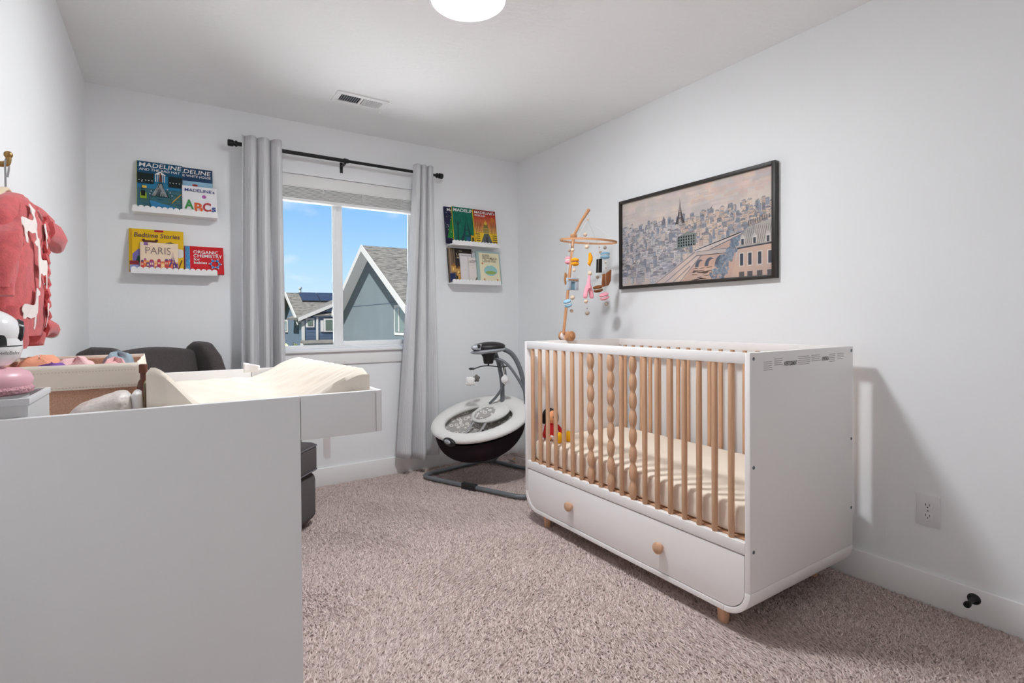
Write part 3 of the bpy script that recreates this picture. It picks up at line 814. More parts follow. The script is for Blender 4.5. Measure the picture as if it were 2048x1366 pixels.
def art_chem(A):
    A.rect(0, 0, 1, 1, (206, 24, 34)); A.rect(0, 0, .12, 1, (70, 150, 200))
    for k in range(90): A.rect(*(lambda a, b: (a, b, a + .012, b + .012))(rnd(0, .105), rnd(0, .98)), random.choice([(30, 80, 140), (190, 220, 235), (50, 110, 170)]))
    for k in range(6):
        a = k * PI / 3; a2 = (k + 1) * PI / 3
        A.line(.77 + .12 * math.cos(a), .34 + .14 * math.sin(a), .77 + .12 * math.cos(a2), .34 + .14 * math.sin(a2), .004, (230, 210, 210), same=False)
    for k in range(6):
        a = k * PI / 3; A.disc(.77 + .12 * math.cos(a), .34 + .14 * math.sin(a), .0085, (60, 130, 190), 10); A.disc(.77 + .165 * math.cos(a), .34 + .195 * math.sin(a), .004, (240, 190, 190), 8)
def art_dark(A):
    A.rect(0, 0, 1, 1, (46, 38, 36)); A.rect(0, 0, .28, 1, (112, 92, 74)); A.rect(.3, 0, .32, 1, (24, 20, 20)); A.rect(.05, 0, .1, 1, (150, 128, 100)); A.rect(.2, 0, .23, 1, (80, 66, 54))
    for (x, y, w, h) in ((.1, .3, .2, .18), (.3, .2, .22, .2), (.5, .2, .26, .22), (.34, .05, .4, .2)):
        A.rect(x, y, x + w, y + h, (196, 150, 80)); A.poly([(x, y + h), (x + w, y + h), (x + w / 2, y + h + .09)], (150, 100, 50)); A.rect(x + w * .3, y + h * .3, x + w * .5, y + h * .7, (240, 214, 130))
    A.rect(0.02, .02, .24, .26, (30, 46, 90))
def art_pale(A): A.rect(0, 0, 1, 1, (222, 216, 216)); A.disc(.4, .45, .003, (220, 190, 60), 8)
def art_prince(A):
    A.rect(0, 0, 1, 1, (226, 218, 212)); A.disc(.75, .12, .03, (128, 118, 104), 16); A.disc(.3, .6, .003, (220, 180, 60), 8); A.disc(.7, .66, .003, (220, 180, 60), 8)
def art_love(A):
    A.rect(0, 0, 1, 1, (160, 184, 180)); A.rect(.1, .05, .95, .95, (232, 222, 190))
    A.disc(.55, .40, .062, (150, 196, 196), 22, ry=.042); A.disc(.55, .34, .05, (150, 176, 96), 18, ry=.014)
    for x, y in ((.22, .62), (.26, .12), (.82, .12)): A.disc(x, y, .008, (206, 130, 90), 8)
    A.rect(.2, .06, .9, .075, (150, 170, 100))
WH = (240, 240, 240)
book('teal picture book with white title and a white fountain, left upper shelf', -0.150, zs1, 0.222, 0.292, 0.012, 3.534, (60, 110, 120), art_plaza,
     [('MADELINE', .05, .885, .93, .085, WH, .008, .1), ('AND THE BAD HAT', .05, .81, .9, .05, WH, .004, .1)], spine=(214, 214, 110), lean=.138)
book('navy picture book with white columned building, behind the teal one', 0.006, zs1, 0.222, 0.290, 0.010, 3.548, (26, 60, 96), art_whitehouse,
     [('MADELINE', .04, .875, .92, .085, WH, .008, .1), ('AT THE WHITE HOUSE', .06, .80, .9, .05, WH, .004, .1)], lean=.138)
book('small white alphabet book with bright letters, left upper shelf', 0.069, zs1, 0.178, 0.172, 0.012, 3.518, (236, 234, 236), art_abc,
     [("MADELINE's", .07, .80, .86, .11, (40, 56, 130), .01, 0), ('A', .06, .18, .26, .33, (40, 140, 60), .03, 0), ('B', .34, .10, .24, .32, (226, 96, 30), .03, 0), ('C', .58, .13, .24, .32, (190, 30, 40), .03, 0), ('s', .84, .13, .12, .18, (40, 60, 140), .03, 0)], lean=.138)
book('yellow hardback storybook with dark title on the left lower shelf', -0.190, zs2, 0.262, 0.252, 0.016, 3.530, (232, 186, 20), art_bed,
     [('Bedtime Stories', .09, .80, .84, .11, (70, 50, 80), .004, .12)], lean=.208)
book('cream picture book with a purple tower in front of the yellow one', -0.138, zs2, 0.182, 0.172, 0.008, 3.515, (240, 216, 188), art_paris,
     [('PARIS', .14, .60, .66, .24, (130, 110, 110), -.012, 0)], lean=.208)
book('red chemistry board book with blue spine on the left lower shelf', 0.077, zs2, 0.203, 0.178, 0.014, 3.520, (206, 24, 34), art_chem,
     [('ORGANIC\nCHEMISTRY', .22, .58, .74, .26, WH, .010, 0), ('for\nbabies', .22, .34, .34, .22, WH, .010, 0)])
book('dark blue night-time picture book at the left end, right upper shelf', 1.790, zs3, 0.212, 0.292, 0.010, 3.545, (30, 30, 62), art_night,
     [('MADELINE', .1, .88, .84, .08, WH, .008, .1), ('LUDWIG', .1, .03, .7, .05, WH, .010, 0)], lean=.148)
book('green picture book with a tall iron tower, middle of right upper shelf', 1.852, zs3, 0.215, 0.297, 0.010, 3.533, (14, 104, 84), art_green,
     [('MADELINE', .04, .875, .95, .085, WH, .008, .1)], spine=(226, 196, 40), lean=.148)
book('red and yellow picture book with a domed building, right upper shelf', 2.030, zs3, 0.208, 0.292, 0.012, 3.519, (140, 36, 30), art_rescue,
     [("MADELINE's", .05, .885, .9, .075, WH, .008, .1), ('RESCUE', .06, .81, .44, .05, WH, .010, 0)], spine=(226, 196, 40), lean=.148)
book('dark brown storybook with little golden houses, right lower shelf', 1.815, zs4, 0.215, 0.275, 0.010, 3.546, (46, 38, 36), art_dark,
     [('THE', .46, .90, .12, .035, (190, 170, 140), .0, 0), ('Lit\nwo', .34, .70, .20, .16, (200, 180, 150), .01, 0)], lean=.148)
book('thin white French booklet in front of the dark storybook', 1.915, zs4, 0.105, 0.235, 0.006, 3.538, (222, 216, 216), art_pale, [('FRANÇAIS', .1, .90, .8, .05, (90, 86, 96), .0, 0)], lean=.148)
book('off-white booklet with a grey globe beside the French booklet', 1.985, zs4, 0.11, 0.205, 0.006, 3.531, (226, 218, 212), art_prince, [('Le Petit\nPrince', .1, .78, .5, .12, (80, 70, 66), .0, 0)], lean=.148)
book('pale green picture book with oval picture, right end of lower shelf', 2.052, zs4, 0.222, 0.262, 0.012, 3.516, (160, 184, 180), art_love,
     [('GUESS\nHOW MUCH\nI LOVE YOU', .24, .66, .6, .24, (96, 80, 56), .004, 0)], lean=.148)

# ------------------------------------------------------------------ framed city picture
FY0, FY1, FZ0, FZ1, FD = 2.405, 1.385, 1.315, 1.878, 0.034
pf = thing('framed_picture', 'wide black framed city view with river, bridge and iron tower', 'picture', (XR, 1.895, FZ0))
FRM = mat('picture_frame_black', srgb(40, 34, 30), 0.45)
fw_ = 0.018
for nm, a in (('frame_side', (FY1, FY1 + fw_, FZ0, FZ1)), ('frame_side', (FY0 - fw_, FY0, FZ0, FZ1)), ('frame_side', (FY1 + fw_, FY0 - fw_, FZ0, FZ0 + fw_)), ('frame_side', (FY1 + fw_, FY0 - fw_, FZ1 - fw_, FZ1))):
    MB().box(XR - FD, XR, a[0], a[1], a[2], a[3]).build(nm, FRM, pf, bevel=0.0015)
MB().box(XR - 0.018, XR, FY1 + fw_, FY0 - fw_, FZ0 + fw_, FZ1 - fw_).build('canvas', LINER, pf)
def picture():
    rg = random.Random(11)
    A = Art((XR - 0.0181, FY0 - fw_, FZ0 + fw_), (0, -1, 0), (0, 0, 1), FY0 - FY1 - 2 * fw_, FZ1 - FZ0 - 2 * fw_, 0.0000006)
    U = rg.uniform
    def jit(c, d):
        e = U(-d, d); return tuple(max(0, min(255, int(k + e + U(-2, 2)))) for k in c)
    A.rect(0, 0, 1, 1, (206, 190, 182))
    for k in range(160):
        a, b = U(-.1, .95), U(.6, 1); A.rect(a, b, a + U(.08, .25), b + U(.02, .08), jit((212, 198, 190), 5))
    for k in range(40):
        a, b = U(.5, .95), U(.8, 1); A.rect(a, b, a + U(.02, .1), b + U(.02, .06), jit((220, 196, 184), 6))
    INKC = (84, 76, 78)
    # roofs and facades, far to near
    for band in range(16):
        t = band / 15
        yb = .70 - t * .60
        for k in range(58):
            x = U(-.02, 1.0)
            edge = .30 + (yb - .05) * .80 if yb < .42 else 1.0
            if x > edge: continue
            w = U(.010, .026) * (1 + t * .9); h = U(.03, .07) * (1 + t * .6)
            warm = x > .45
            c = jit((208, 186, 170) if warm else (196, 190, 190), 16) if U(0, 1) < .72 else jit((140, 146, 158), 14)
            y = yb + (0.05 * (x - .6) if x > .6 else 0) + U(-.02, .02)
            A.rect(x, y - h, x + w, y, c)
            A.poly([(x - .002, y), (x + w + .002, y), (x + w * .8, y + h * .28), (x + w * .2, y + h * .28)], jit((150, 146, 150), 22))
            n = 3 if t < .5 else 4
            for i in range(n):
                for j in range(2 + (t > .4)):
                    A.rect(x + w * (i + .3) / n, y - h * (.2 + .3 * j) - h * .12, x + w * (i + .62) / n, y - h * (.2 + .3 * j), jit((122, 116, 120), 18), same=(i + j > 0))
            for i in range(3):
                a, b = x + U(-.005, w), y + U(-h, h * .4); A.line(a, b, a + U(-.006, .012), b + U(-.02, .02), U(.0009, .0018), jit(INKC, 20))
    # green-grey block
    A.poly([(.43, .35), (.56, .38), (.56, .5), (.5, .53), (.43, .48)], (126, 134, 132))
    for i in range(7):
        for j in range(4): A.rect(.44 + i * .017, .38 + j * .03, .448 + i * .017, .398 + j * .03, (86, 90, 92), same=True)
    # quay, river and road
    A.poly([(.26, 0), (.46, 0), (.60, .28), (.84, .42), (.82, .44), (.55, .31)], (212, 190, 180))
    A.poly([(.46, 0), (.80, 0), (.80, .34), (.84, .42), (.60, .28)], (198, 166, 152))
    A.poly([(.56, .30), (.83, .425), (.83, .44), (.55, .325)], (214, 206, 202)); 
    for (a, b, c, d) in ((.27, .0, .55, .30), (.34, 0, .57, .27), (.45, 0, .60, .27), (.60, .28, .84, .42), (.55, .315, .83, .435), (.40, 0, .52, .16)):
        A.line(a, b, c, d, .0035, (96, 98, 108)); A.line(a + .006, b, c + .004, d - .004, .002, (150, 140, 138))
    # bridge with three arches
    A.poly([(.56, .26), (.79, .245), (.79, .30), (.56, .305)], (196, 180, 172)); A.line(.56, .305, .79, .30, .004, (224, 216, 210)); A.line(.56, .26, .79, .25, .003, (86, 88, 98))
    for cx, r in ((.585, .032), (.65, .036), (.72, .042)):
        ring = [(cx + r * math.cos(t), .14 + r * 2.4 * math.sin(t)) for t in [PI * i / 10 for i in range(11)]]
        A.poly(ring, (88, 94, 108)); A.poly([(cx + .014 + r * .72 * math.cos(t), .14 + r * 1.9 * math.sin(t)) for t in [PI * i / 10 for i in range(11)]], (200, 164, 148))
    A.poly([(.52, .0), (.66, .0), (.72, .14), (.55, .14)], (204, 172, 156))
    for k in range(30): a, b = U(.5, .68), U(0, .13); A.line(a, b, a + U(.02, .06), b + U(-.006, .006), .003, jit((178, 150, 142), 12))
    # trees
    for k in range(240):
        t = U(0, 1); a = .69 + t * .12 + U(-.05, .05) * (1 - t * .6); b = .02 + t * .36 + U(-.03, .03)
        A.disc(a, b, U(.004, .011), jit((124, 136, 150), 22), 6)
    # mansard building
    A.poly([(.775, 0), (1, 0), (1, .30), (.82, .28)], (204, 174, 158))
    A.poly([(.815, .285), (1, .30), (1, .52), (.865, .47)], (186, 178, 172)); A.line(.81, .28, 1, .295, .008, (74, 76, 86))
    for k in range(16): x = .83 + k * .011; A.line(x, .30, x + .02, .48, .0018, (136, 130, 130))
    for x in (.84, .905, .975): A.rect(x - .012, .31, x + .012, .38, (214, 206, 200)); A.rect(x - .007, .31, x + .007, .365, (66, 68, 78)); A.poly([(x - .015, .38), (x + .015, .38), (x, .41)], (200, 192, 186))
    for x in (.835, .88, .932, .985): A.rect(x - .014, .10, x + .014, .235, (216, 206, 198)); A.rect(x - .009, .11, x + .009, .225, (66, 70, 82)); A.rect(x - .014, .0, x + .014, .05, (96, 90, 92))
    for k in range(10): A.rect(.87 + k * .012, .49 + k * .004, .876 + k * .012, .53 + k * .004, jit((120, 112, 110), 14))
    # iron tower and a dome on the skyline
    tower(A, .452, .63, .91, .034, (78, 70, 72)); tower(A, .452, .63, .91, .022, (96, 86, 86))
    A.poly([(.32, .65), (.35, .65), (.345, .70), (.335, .75), (.325, .70)], (120, 116, 122)); A.poly([(.374, .65), (.384, .65), (.379, .70)], (130, 124, 126))
    for k in range(420):
        a, b = U(0, 1), U(.1, .68)
        if a > .30 + (b - .05) * .75 and b < .44: continue
        A.line(a, b, a + U(-.008, .008), b + U(-.018, .018), U(.0007, .0016), jit(INKC, 26))
    A.build('city_print', pf, CANVAS)
picture()

# ------------------------------------------------------------------ crib
CX0, CX1, CY0, CY1, CZT, CZB, CR, CT = 1.660, 2.392, 1.023, 2.343, 1.003, 0.076, 0.10, 0.020
crib = thing('crib', 'white crib with beech spindles and a drawer below', 'crib', ((CX0 + CX1) / 2, (CY0 + CY1) / 2, 0))
for y0 in (CY0, CY1 - CT):
    MB().box(CX0, CX1, y0, y0 + CT, CZB + CR + 0.001, CZT).build('end_panel', CRIBW, crib, bevel=0.002)
# curved lower shell, extruded front to back
def corner_piece(yc, a0, a1):
    o_ = arc(yc, CZB + CR, CR, a0, a1, 10); i_ = arc(yc, CZB + CR, CR - CT, a0, a1, 10)
    MB().prism([(CX0, y, z) for y, z in o_ + i_[::-1]], (CX1 - CX0, 0, 0)).build('curved_corner', CRIBW, crib, bevel=0.0015, smooth=30)
corner_piece(CY0 + CR, PI, 1.5 * PI); corner_piece(CY1 - CR, 1.5 * PI, 2 * PI)
MB().box(CX0, CX1, CY0 + CR + .001, CY1 - CR - .001, CZB, CZB + CT).build('bottom_board', CRIBW, crib, bevel=0.0015)
yi0, yi1 = CY0 + CT, CY1 - CT
def front_shape(z0, z1, r, g):
    ya, yb = yi0 + g, yi1 - g
    return arc(ya + r, z0 + r, r, PI, 1.5 * PI, 8) + arc(yb - r, z0 + r, r, 1.5 * PI, 2 * PI, 8) + [(yb, z1), (ya, z1)]
dw = MB().prism([(CX0 + 0.002, y, z) for y, z in front_shape(CZB + CT + 0.003, 0.300, CR - CT - 0.003, 0.003)], (0.018, 0, 0)).build('drawer', CRIBW, crib, bevel=0.002)
for y in (1.955, 1.402):
    MB().lathe([(0.011, 0), (0.011, 0.005), (0.016, 0.009), (0.021, 0.015), (0.0235, 0.022), (0.022, 0.029), (0.015, 0.034), (0.0, 0.036)], (CX0 + 0.002, y, 0.202), (-1, 0, 0), 20).build('knob', BEECH, dw)
for x0 in (CX0, CX1 - 0.022):
    MB().box(x0, x0 + 0.022, yi0, yi1, 0.3045, 0.346).build('lower_rail', CRIBW, crib, bevel=0.002)
    MB().box(x0, x0 + 0.022, yi0, yi1, 0.964, CZT - 0.001).build('top_rail', CRIBW, crib, bevel=0.002)
MB().box(CX1 - 0.02, CX1, yi0 + .02, yi1 - .02, CZB + CT + .02, 0.3045).build('back_panel', CRIBW, crib)
MB().box(CX0 + 0.024, CX1 - 0.024, yi0, yi1, 0.335, 0.350).build('mattress_base', BEECH, crib)
sp = MB().lathe([(0.0075, 0.340), (0.0105, 0.350), (0.0108, 0.45), (0.0112, 0.65), (0.0108, 0.86), (0.0105, 0.962), (0.0075, 0.968)], (CX0 + 0.012, 2.284, 0), (0, 0, 1), 12).build('spindle', BEECH, crib)
prof = [(0.0085, 0.340)]
nb = 8
for k in range(nb * 8 + 1):
    t = k / 8.0; z = 0.348 + (0.964 - 0.348) * k / (nb * 8)
    prof.append((0.0100 + 0.0075 * abs(math.sin(t * PI)) ** 0.8, z))
wv = MB().lathe(prof, (CX0 + 0.012, 2.284, 0), (0, 0, 1), 14).build('turned_spindle', BEECH, crib)
spc = (2.284 - 1.101) / 18
first_w = True
for k in range(1, 19):
    if k in (7, 9, 11):
        if first_w: wv.location = Vector(wv.location) + Vector((0, -k * spc, 0)); first_w = False; wk = k
        else: inst(wv, (0, -(k - wk) * spc, 0), crib)
    else: inst(sp, (0, -k * spc, 0), crib)
for k in range(19): inst(sp, (CX1 - CX0 - 0.022, -k * spc, 0), crib)
for (x, y) in ((CX0 + 0.05, CY0 + 0.135), (CX0 + 0.05, CY1 - 0.135), (CX1 - 0.05, CY0 + 0.135), (CX1 - 0.05, CY1 - 0.135)):
    MB().lathe([(0.016, 0.0005), (0.018, 0.003), (0.024, CZB - 0.001)], (x, y, 0), (0, 0, 1), 18).build('leg', BEECH, crib)
for (x, z) in ((1.680, 0.982), (1.680, 0.609), (1.680, 0.318), (2.376, 0.985), (2.376, 0.620), (2.376, 0.334)):
    MB().lathe([(0.0062, 0), (0.0062, 0.0012), (0.003, 0.0012), (0.0028, 0.0004), (0, 0.0004)], (x, CY0, z), (0, -1, 0), 12).build('bolt', SCREW, crib)
    MB().lathe([(0.0058, 0), (0.0058, 0.0012), (0.003, 0.0012), (0.0028, 0.0004), (0, 0.0004)], (x, CY1, z), (0, 1, 0), 12).build('bolt', SCREW, crib)
for (a0, a1, n, top) in ((.0, .105, 5, .80), (.115, .215, 4, .95), (.39, .545, 5, .98), (.555, .68, 4, 1.0), (.79, .885, 5, .98), (.90, 1.0, 4, .98)):
    A = Art((1.74, CY0, 0.93), (1, 0, 0), (0, 0, 1), 0.575, 0.05, 0.0001)
    for k in range(n): A.rect(a0, top - k * .14 - .07, a1 - random.uniform(0, .02), top - k * .14 - .02, (172, 167, 165), same=True)
    A.build('warning_print', crib, label='small grey warning print')
text('warning_lettering', 'AVERTISSEMENT', (1.74 + .575 * .225, CY0, 0.948), (1, 0, 0), (0, 0, 1), 0.088, 0.016, INK, crib, lift=0.0004, bold=0.02)
text('warning_lettering', 'ADVERTENCIA', (1.74 + .575 * .69, CY0, 0.954), (1, 0, 0), (0, 0, 1), 0.054, 0.015, INK, crib, lift=0.0004, bold=0.02)

# mattress with a wrinkled fitted sheet
def rounded_pad(x0, x1, y0, y1, z0, z1, r, nx, ny, disp):
    """closed pillow-like slab: rounded-rectangle rings from the bottom, round the edge, over the top"""
    mb = MB(); cx, cy = (x0 + x1) / 2, (y0 + y1) / 2; hx, hy = (x1 - x0) / 2, (y1 - y0) / 2
    N = 2 * (nx + ny)
    def per(t, ix, iy, rr):
        # point on a rounded rectangle perimeter of half sizes ix, iy
        P = []
        a = t * N
        if a < nx: u, v = -1 + 2 * a / nx, -1
        elif a < nx + ny: u, v = 1, -1 + 2 * (a - nx) / ny
        elif a < 2 * nx + ny: u, v = 1 - 2 * (a - nx - ny) / nx, 1
        else: u, v = -1, 1 - 2 * (a - 2 * nx - ny) / ny
        px, py = u * ix, v * iy
        kx, ky = max(0, abs(px) - (ix - rr)), max(0, abs(py) - (iy - rr))
        L = math.hypot(kx, ky)
        if kx > 0 and ky > 0 and L > rr:
            px = math.copysign((ix - rr) + kx * rr / L, px); py = math.copysign((iy - rr) + ky * rr / L, py)
        return px, py
    rings = []
    rings.append((0.02, z0)); rings.append((0.97, z0))
    for k in range(5): a = -PI / 2 + k * PI / 8; rings.append((None, z0 + r + r * math.sin(a), r * (1 - math.cos(a))))
    for k in range(1, 4): rings.append((None, z0 + r + (z1 - z0 - 2 * r) * k / 4, 0))
    for k in range(5): a = k * PI / 8; rings.append((None, z1 - r + r * math.sin(a), r * (1 - math.cos(a))))
    rings += [(f, z1) for f in (0.94, 0.9, 0.84, 0.76, 0.66, 0.54, 0.4, 0.26, 0.12, 0.02)]
    vs = []
    for rg in rings:
        for i in range(N):
            t = i / N
            if rg[0] is None: ix, iy = hx - rg[2], hy - rg[2]
            else: ix, iy = (hx - r) * rg[0], (hy - r) * rg[0]
            px, py = per(t, ix, iy, min(0.05, ix * .5, iy * .5))
            p = Vector((cx + px, cy + py, rg[1]))
            vs.append(disp(p, t))
    fs = []
    for j in range(len(rings) - 1):
        for i in range(N): fs.append((j * N + i, j * N + (i + 1) % N, (j + 1) * N + (i + 1) % N, (j + 1) * N + i))
    fs.append(tuple(range(N))[::-1]); fs.append(tuple(range((len(rings) - 1) * N, len(rings) * N)))
    return mb.add(vs, fs)
MX0, MX1, MY0, MY1, MZ0, MZ1 = 1.690, 2.362, 1.050, 2.316, 0.351, 0.462
def mdisp(p, t):
    edge = min(p.x - MX0, MX1 - p.x, p.y - MY0, MY1 - p.y)
    k = math.exp(-max(0, edge) * 16)
    a = p.y * 60 + p.x * 45
    w = (math.sin(a + 2.0 * math.sin(p.z * 40 + p.y * 9)) + 0.6 * math.sin(a * 1.7 + 1 + p.z * 60)) * 0.0034 * k
    d = Vector((p.x - 2.02, p.y - 1.68, 0)).normalized()
    top = 1 if p.z > 0.44 else 0
    return p - d * (abs(w) if edge < .004 else 0) + Vector((0, 0, w * top * 0.35 ))
mt_ = thing('crib_mattress', 'crib mattress under a cream fitted sheet', 'mattress', (2.02, 1.68, MZ0))
rounded_pad(MX0, MX1, MY0, MY1, MZ0, MZ1, 0.022, 60, 130, mdisp).build('fitted_sheet', SHEET, mt_, smooth=60)

# soft rag doll sitting in the far corner of the crib
doll = thing('rag_doll', 'small rag doll in a red dress sitting in the crib corner', 'doll', (1.80, 2.24, MZ1))
dx, dy, dz = 1.775, 2.262, MZ1 + 0.003
SKIN = mat('doll_skin', srgb(232, 160, 116), 0.9); RED = mat('doll_red', srgb(186, 20, 28), 0.9, var=0.05); DBLK = mat('doll_black', srgb(34, 26, 24), 0.95); YEL = mat('doll_yellow', srgb(238, 176, 10), 0.9); DWHT = mat('doll_white', srgb(236, 232, 228), 0.9)
MB().lathe([(0.0, 0), (0.042, 0.004), (0.045, 0.02), (0.034, 0.06), (0.026, 0.088), (0.0, 0.092)], (dx, dy, dz), (0.05, 0.05, 1), 14).build('dress', RED, doll)
MB().ball((dx + 0.004, dy - 0.004, dz + 0.118), (0.036, 0.036, 0.038), 16, 12).build('head', SKIN, doll)
q = MB().ball((dx + 0.002, dy + 0.012, dz + 0.126), (0.042, 0.036, 0.040), 16, 12)
for k in range(9):
    a = PI * (0.02 + 0.96 * k / 8)
    q.tube(spline([(dx + 0.036 * math.cos(a), dy + 0.02 * math.sin(a) - 0.004, dz + 0.14), (dx + 0.045 * math.cos(a), dy + 0.022 * math.sin(a), dz + 0.115), (dx + 0.042 * math.cos(a), dy + 0.022 * math.sin(a), dz + 0.085)], 4), [0.012] * 8 + [0.007], 6)
q.build('hair', DBLK, doll)
for s_ in (-1, 1):
    MB().ball((dx + 0.004 + s_ * 0.012, dy - 0.0385, dz + 0.123), (0.004, 0.003, 0.006), 8, 6).build('eye', DBLK, doll)
    MB().tube(spline([(dx + s_ * 0.028, dy - 0.002, dz + 0.078), (dx + s_ * 0.048, dy - 0.02, dz + 0.05), (dx + s_ * 0.046, dy - 0.04, dz + 0.022)], 5), 0.011, 8).build('arm', RED, doll)
    MB().ball((dx + s_ * 0.046, dy - 0.044, dz + 0.014), (0.015, 0.018, 0.014), 10, 8).build('hand', SKIN, doll)
    MB().tube(spline([(dx + s_ * 0.02, dy - 0.03, dz + 0.014), (dx + s_ * 0.026, dy - 0.07, dz + 0.014), (dx + s_ * 0.03, dy - 0.10, dz + 0.014)], 5), 0.012, 8).build('leg', DWHT, doll)
    MB().ball((dx + s_ * 0.032, dy - 0.115, dz + 0.028), (0.020, 0.020, 0.030), 12, 8).build('shoe', YEL, doll)
MB().ball((dx + 0.004, dy - 0.040, dz + 0.113), 0.005, 8, 6).build('nose', SKIN, doll)

# ------------------------------------------------------------------ crib mobile
mob = thing('crib_mobile', 'wooden baby mobile with felt sweets clamped to the crib end', 'mobile', (1.957, 2.333, CZT))
bc = (1.960, 0, 1.026)
MB().lathe([(0.026, 0), (0.029, 0.002), (0.029, 0.026), (0.026, 0.028)], (bc[0], 2.322, bc[2]), (0, -1, 0), 24).build('clamp_wheel', BEECH2, mob)
MB().lathe([(0.013, 0), (0.013, 0.006), (0.010, 0.008)], (bc[0], 2.294, bc[2]), (0, -1, 0), 16).build('clamp_hub', BEECH2, mob)
MB().lathe([(0.027, 0), (0.027, 0.022)], (bc[0], 2.3435, bc[2]), (0, 1, 0), 24).build('label_band', OFFW, mob)
MB().lathe([(0.029, 0), (0.029, 0.016), (0.026, 0.018)], (bc[0], 2.3655, bc[2]), (0, 1, 0), 24).build('clamp_wheel', BEECH2, mob)
MB().box(bc[0] - 0.014, bc[0] + 0.014, 2.31, 2.355, CZT + 0.001, bc[2] + 0.02).build('clamp_bridge', BEECH2, mob, bevel=0.003)
J = Vector((2.011, 2.333, 1.612)); TIP = Vector((2.128, 2.333, 1.776))
MB().tube([(1.940, 2.345, 1.04), (1.952, 2.340, 1.15), tuple(J)], [0.0085, 0.0085, 0.0085], 12).build('post', BEECH2, mob)
MB().tube([J - (TIP - J) * 0.06, J + (TIP - J) * .5 + Vector((-0.004, 0, 0.004)), TIP], [0.0075, 0.0085, 0.0095], 12).ball(TIP, 0.011, 12, 8).build('upper_arm', BEECH2, mob)
MB().lathe([(0.013, -0.014), (0.016, -0.012), (0.016, 0.012), (0.013, 0.014)], J, (0, 1, 0), 18).build('joint_wheel', BEECH2, mob)
HC = Vector((2.112, 2.318, 1.588)); HR = 0.168
def hp(a, r=HR, dz=0): return Vector((HC.x + r * math.cos(a), HC.y + r * math.sin(a) * 0.95, HC.z - 0.012 * math.cos(a) + 0.115 * r * (0.53 * math.cos(a) + 0.80 * math.sin(a)) + dz))
q = MB(); n = 48; vs = []; fs = []
for i in range(n):
    a = 2 * PI * i / n
    for (r, dz) in ((HR, -.006), (HR + .004, -.006), (HR + .004, .006), (HR, .006)): vs.append(hp(a, r, dz))
for i in range(n):
    j = (i + 1) % n
    for k in range(4): fs.append((i * 4 + k, j * 4 + k, j * 4 + (k + 1) % 4, i * 4 + (k + 1) % 4))
q.add(vs, fs).build('hoop', BEECH2, mob, smooth=40)
STR = mat('white_string', srgb(232, 228, 222), 0.9)
BEAD = mat('wood_bead', srgb(222, 196, 170), 0.6); BEADG = mat('grey_bead', srgb(176, 160, 146), 0.6)
knot = TIP + Vector((-0.006, 0, -0.055))
q = MB().tube([TIP, knot], 0.0012, 4)
for a in (0.5, 2.0, 3.6, 5.2): q.tube([knot, hp(a)], 0.0011, 4)
q.build('suspension_string', STR, mob)
MB().ball(knot, 0.007, 10, 8).build('bead', BEAD, mob)
MB().ball(knot + Vector((-0.012, 0.01, -0.09)), 0.0125, 12, 8).build('bead', BEAD, mob)
FY_ = mat('felt_orange', srgb(240, 158, 20), 0.95); FP_ = mat('felt_pink', srgb(244, 164, 178), 0.95); FB_ = mat('felt_blue', srgb(150, 192, 216), 0.95); FW_ = mat('felt_white', srgb(234, 232, 230), 0.95); FBR = mat('felt_brown', srgb(146, 88, 50), 0.95, var=.15, vscale=60); FK = mat('felt_black', srgb(44, 42, 40), 0.95); FG_ = mat('felt_grey_blue', srgb(172, 182, 192), 0.95); FBK = mat('felt_tan', srgb(176, 120, 70), 0.95)
def macaron(p, rx, tilt, m1, m2):
    M = Matrix.Rotation(tilt, 3, 'Y')
    f = lambda z: [p + M @ Vector((0, 0, z))]
    for s_ in (-1, 1):
        MB().ball(p + M @ Vector((0, 0, s_ * 0.0105)), (rx, rx, 0.0125), 14, 8, M).build('macaron_shell', m1, mob)
    MB().ball(p, (rx * .94, rx * .94, 0.007), 14, 6, M).build('macaron_filling', m2, mob)
def bead(p, r, m=BEAD): MB().ball(p, r, 10, 8).build('bead', m, mob)
def strand(top, bot):
    MB().tube([top, bot], 0.0009, 4).build('hanging_string', STR, mob)
strand(Vector((1.898, 2.208, 1.558)), Vector((1.883, 2.208, 1.168)))
bead(Vector((1.896, 2.208, 1.509)), .010); macaron(Vector((1.912, 2.208, 1.443)), .023, .05, FY_, FBK); bead(Vector((1.906, 2.208, 1.397)), .010); bead(Vector((1.892, 2.208, 1.244)), .013); macaron(Vector((1.858, 2.208, 1.211)), .022, -.35, FB_, FW_); bead(Vector((1.886, 2.208, 1.170)), .010)
strand(Vector((1.999, 2.356, 1.585)), Vector((1.972, 2.356, 1.303)))
bead(Vector((1.998, 2.356, 1.529)), .009, BEADG); macaron(Vector((1.989, 2.356, 1.471)), .021, 0.05, FP_, FW_)
p = Vector((1.974, 2.356, 1.365)); MB().prism([p + Vector((x, 0, z)) for x, z in ((-.006, .035), (.012, .02), (.004, .0), (.012, -.02), (-.004, -.04), (-.012, -.01))], (0, .01, 0)).build('felt_star', FBK, mob, bevel=.002)
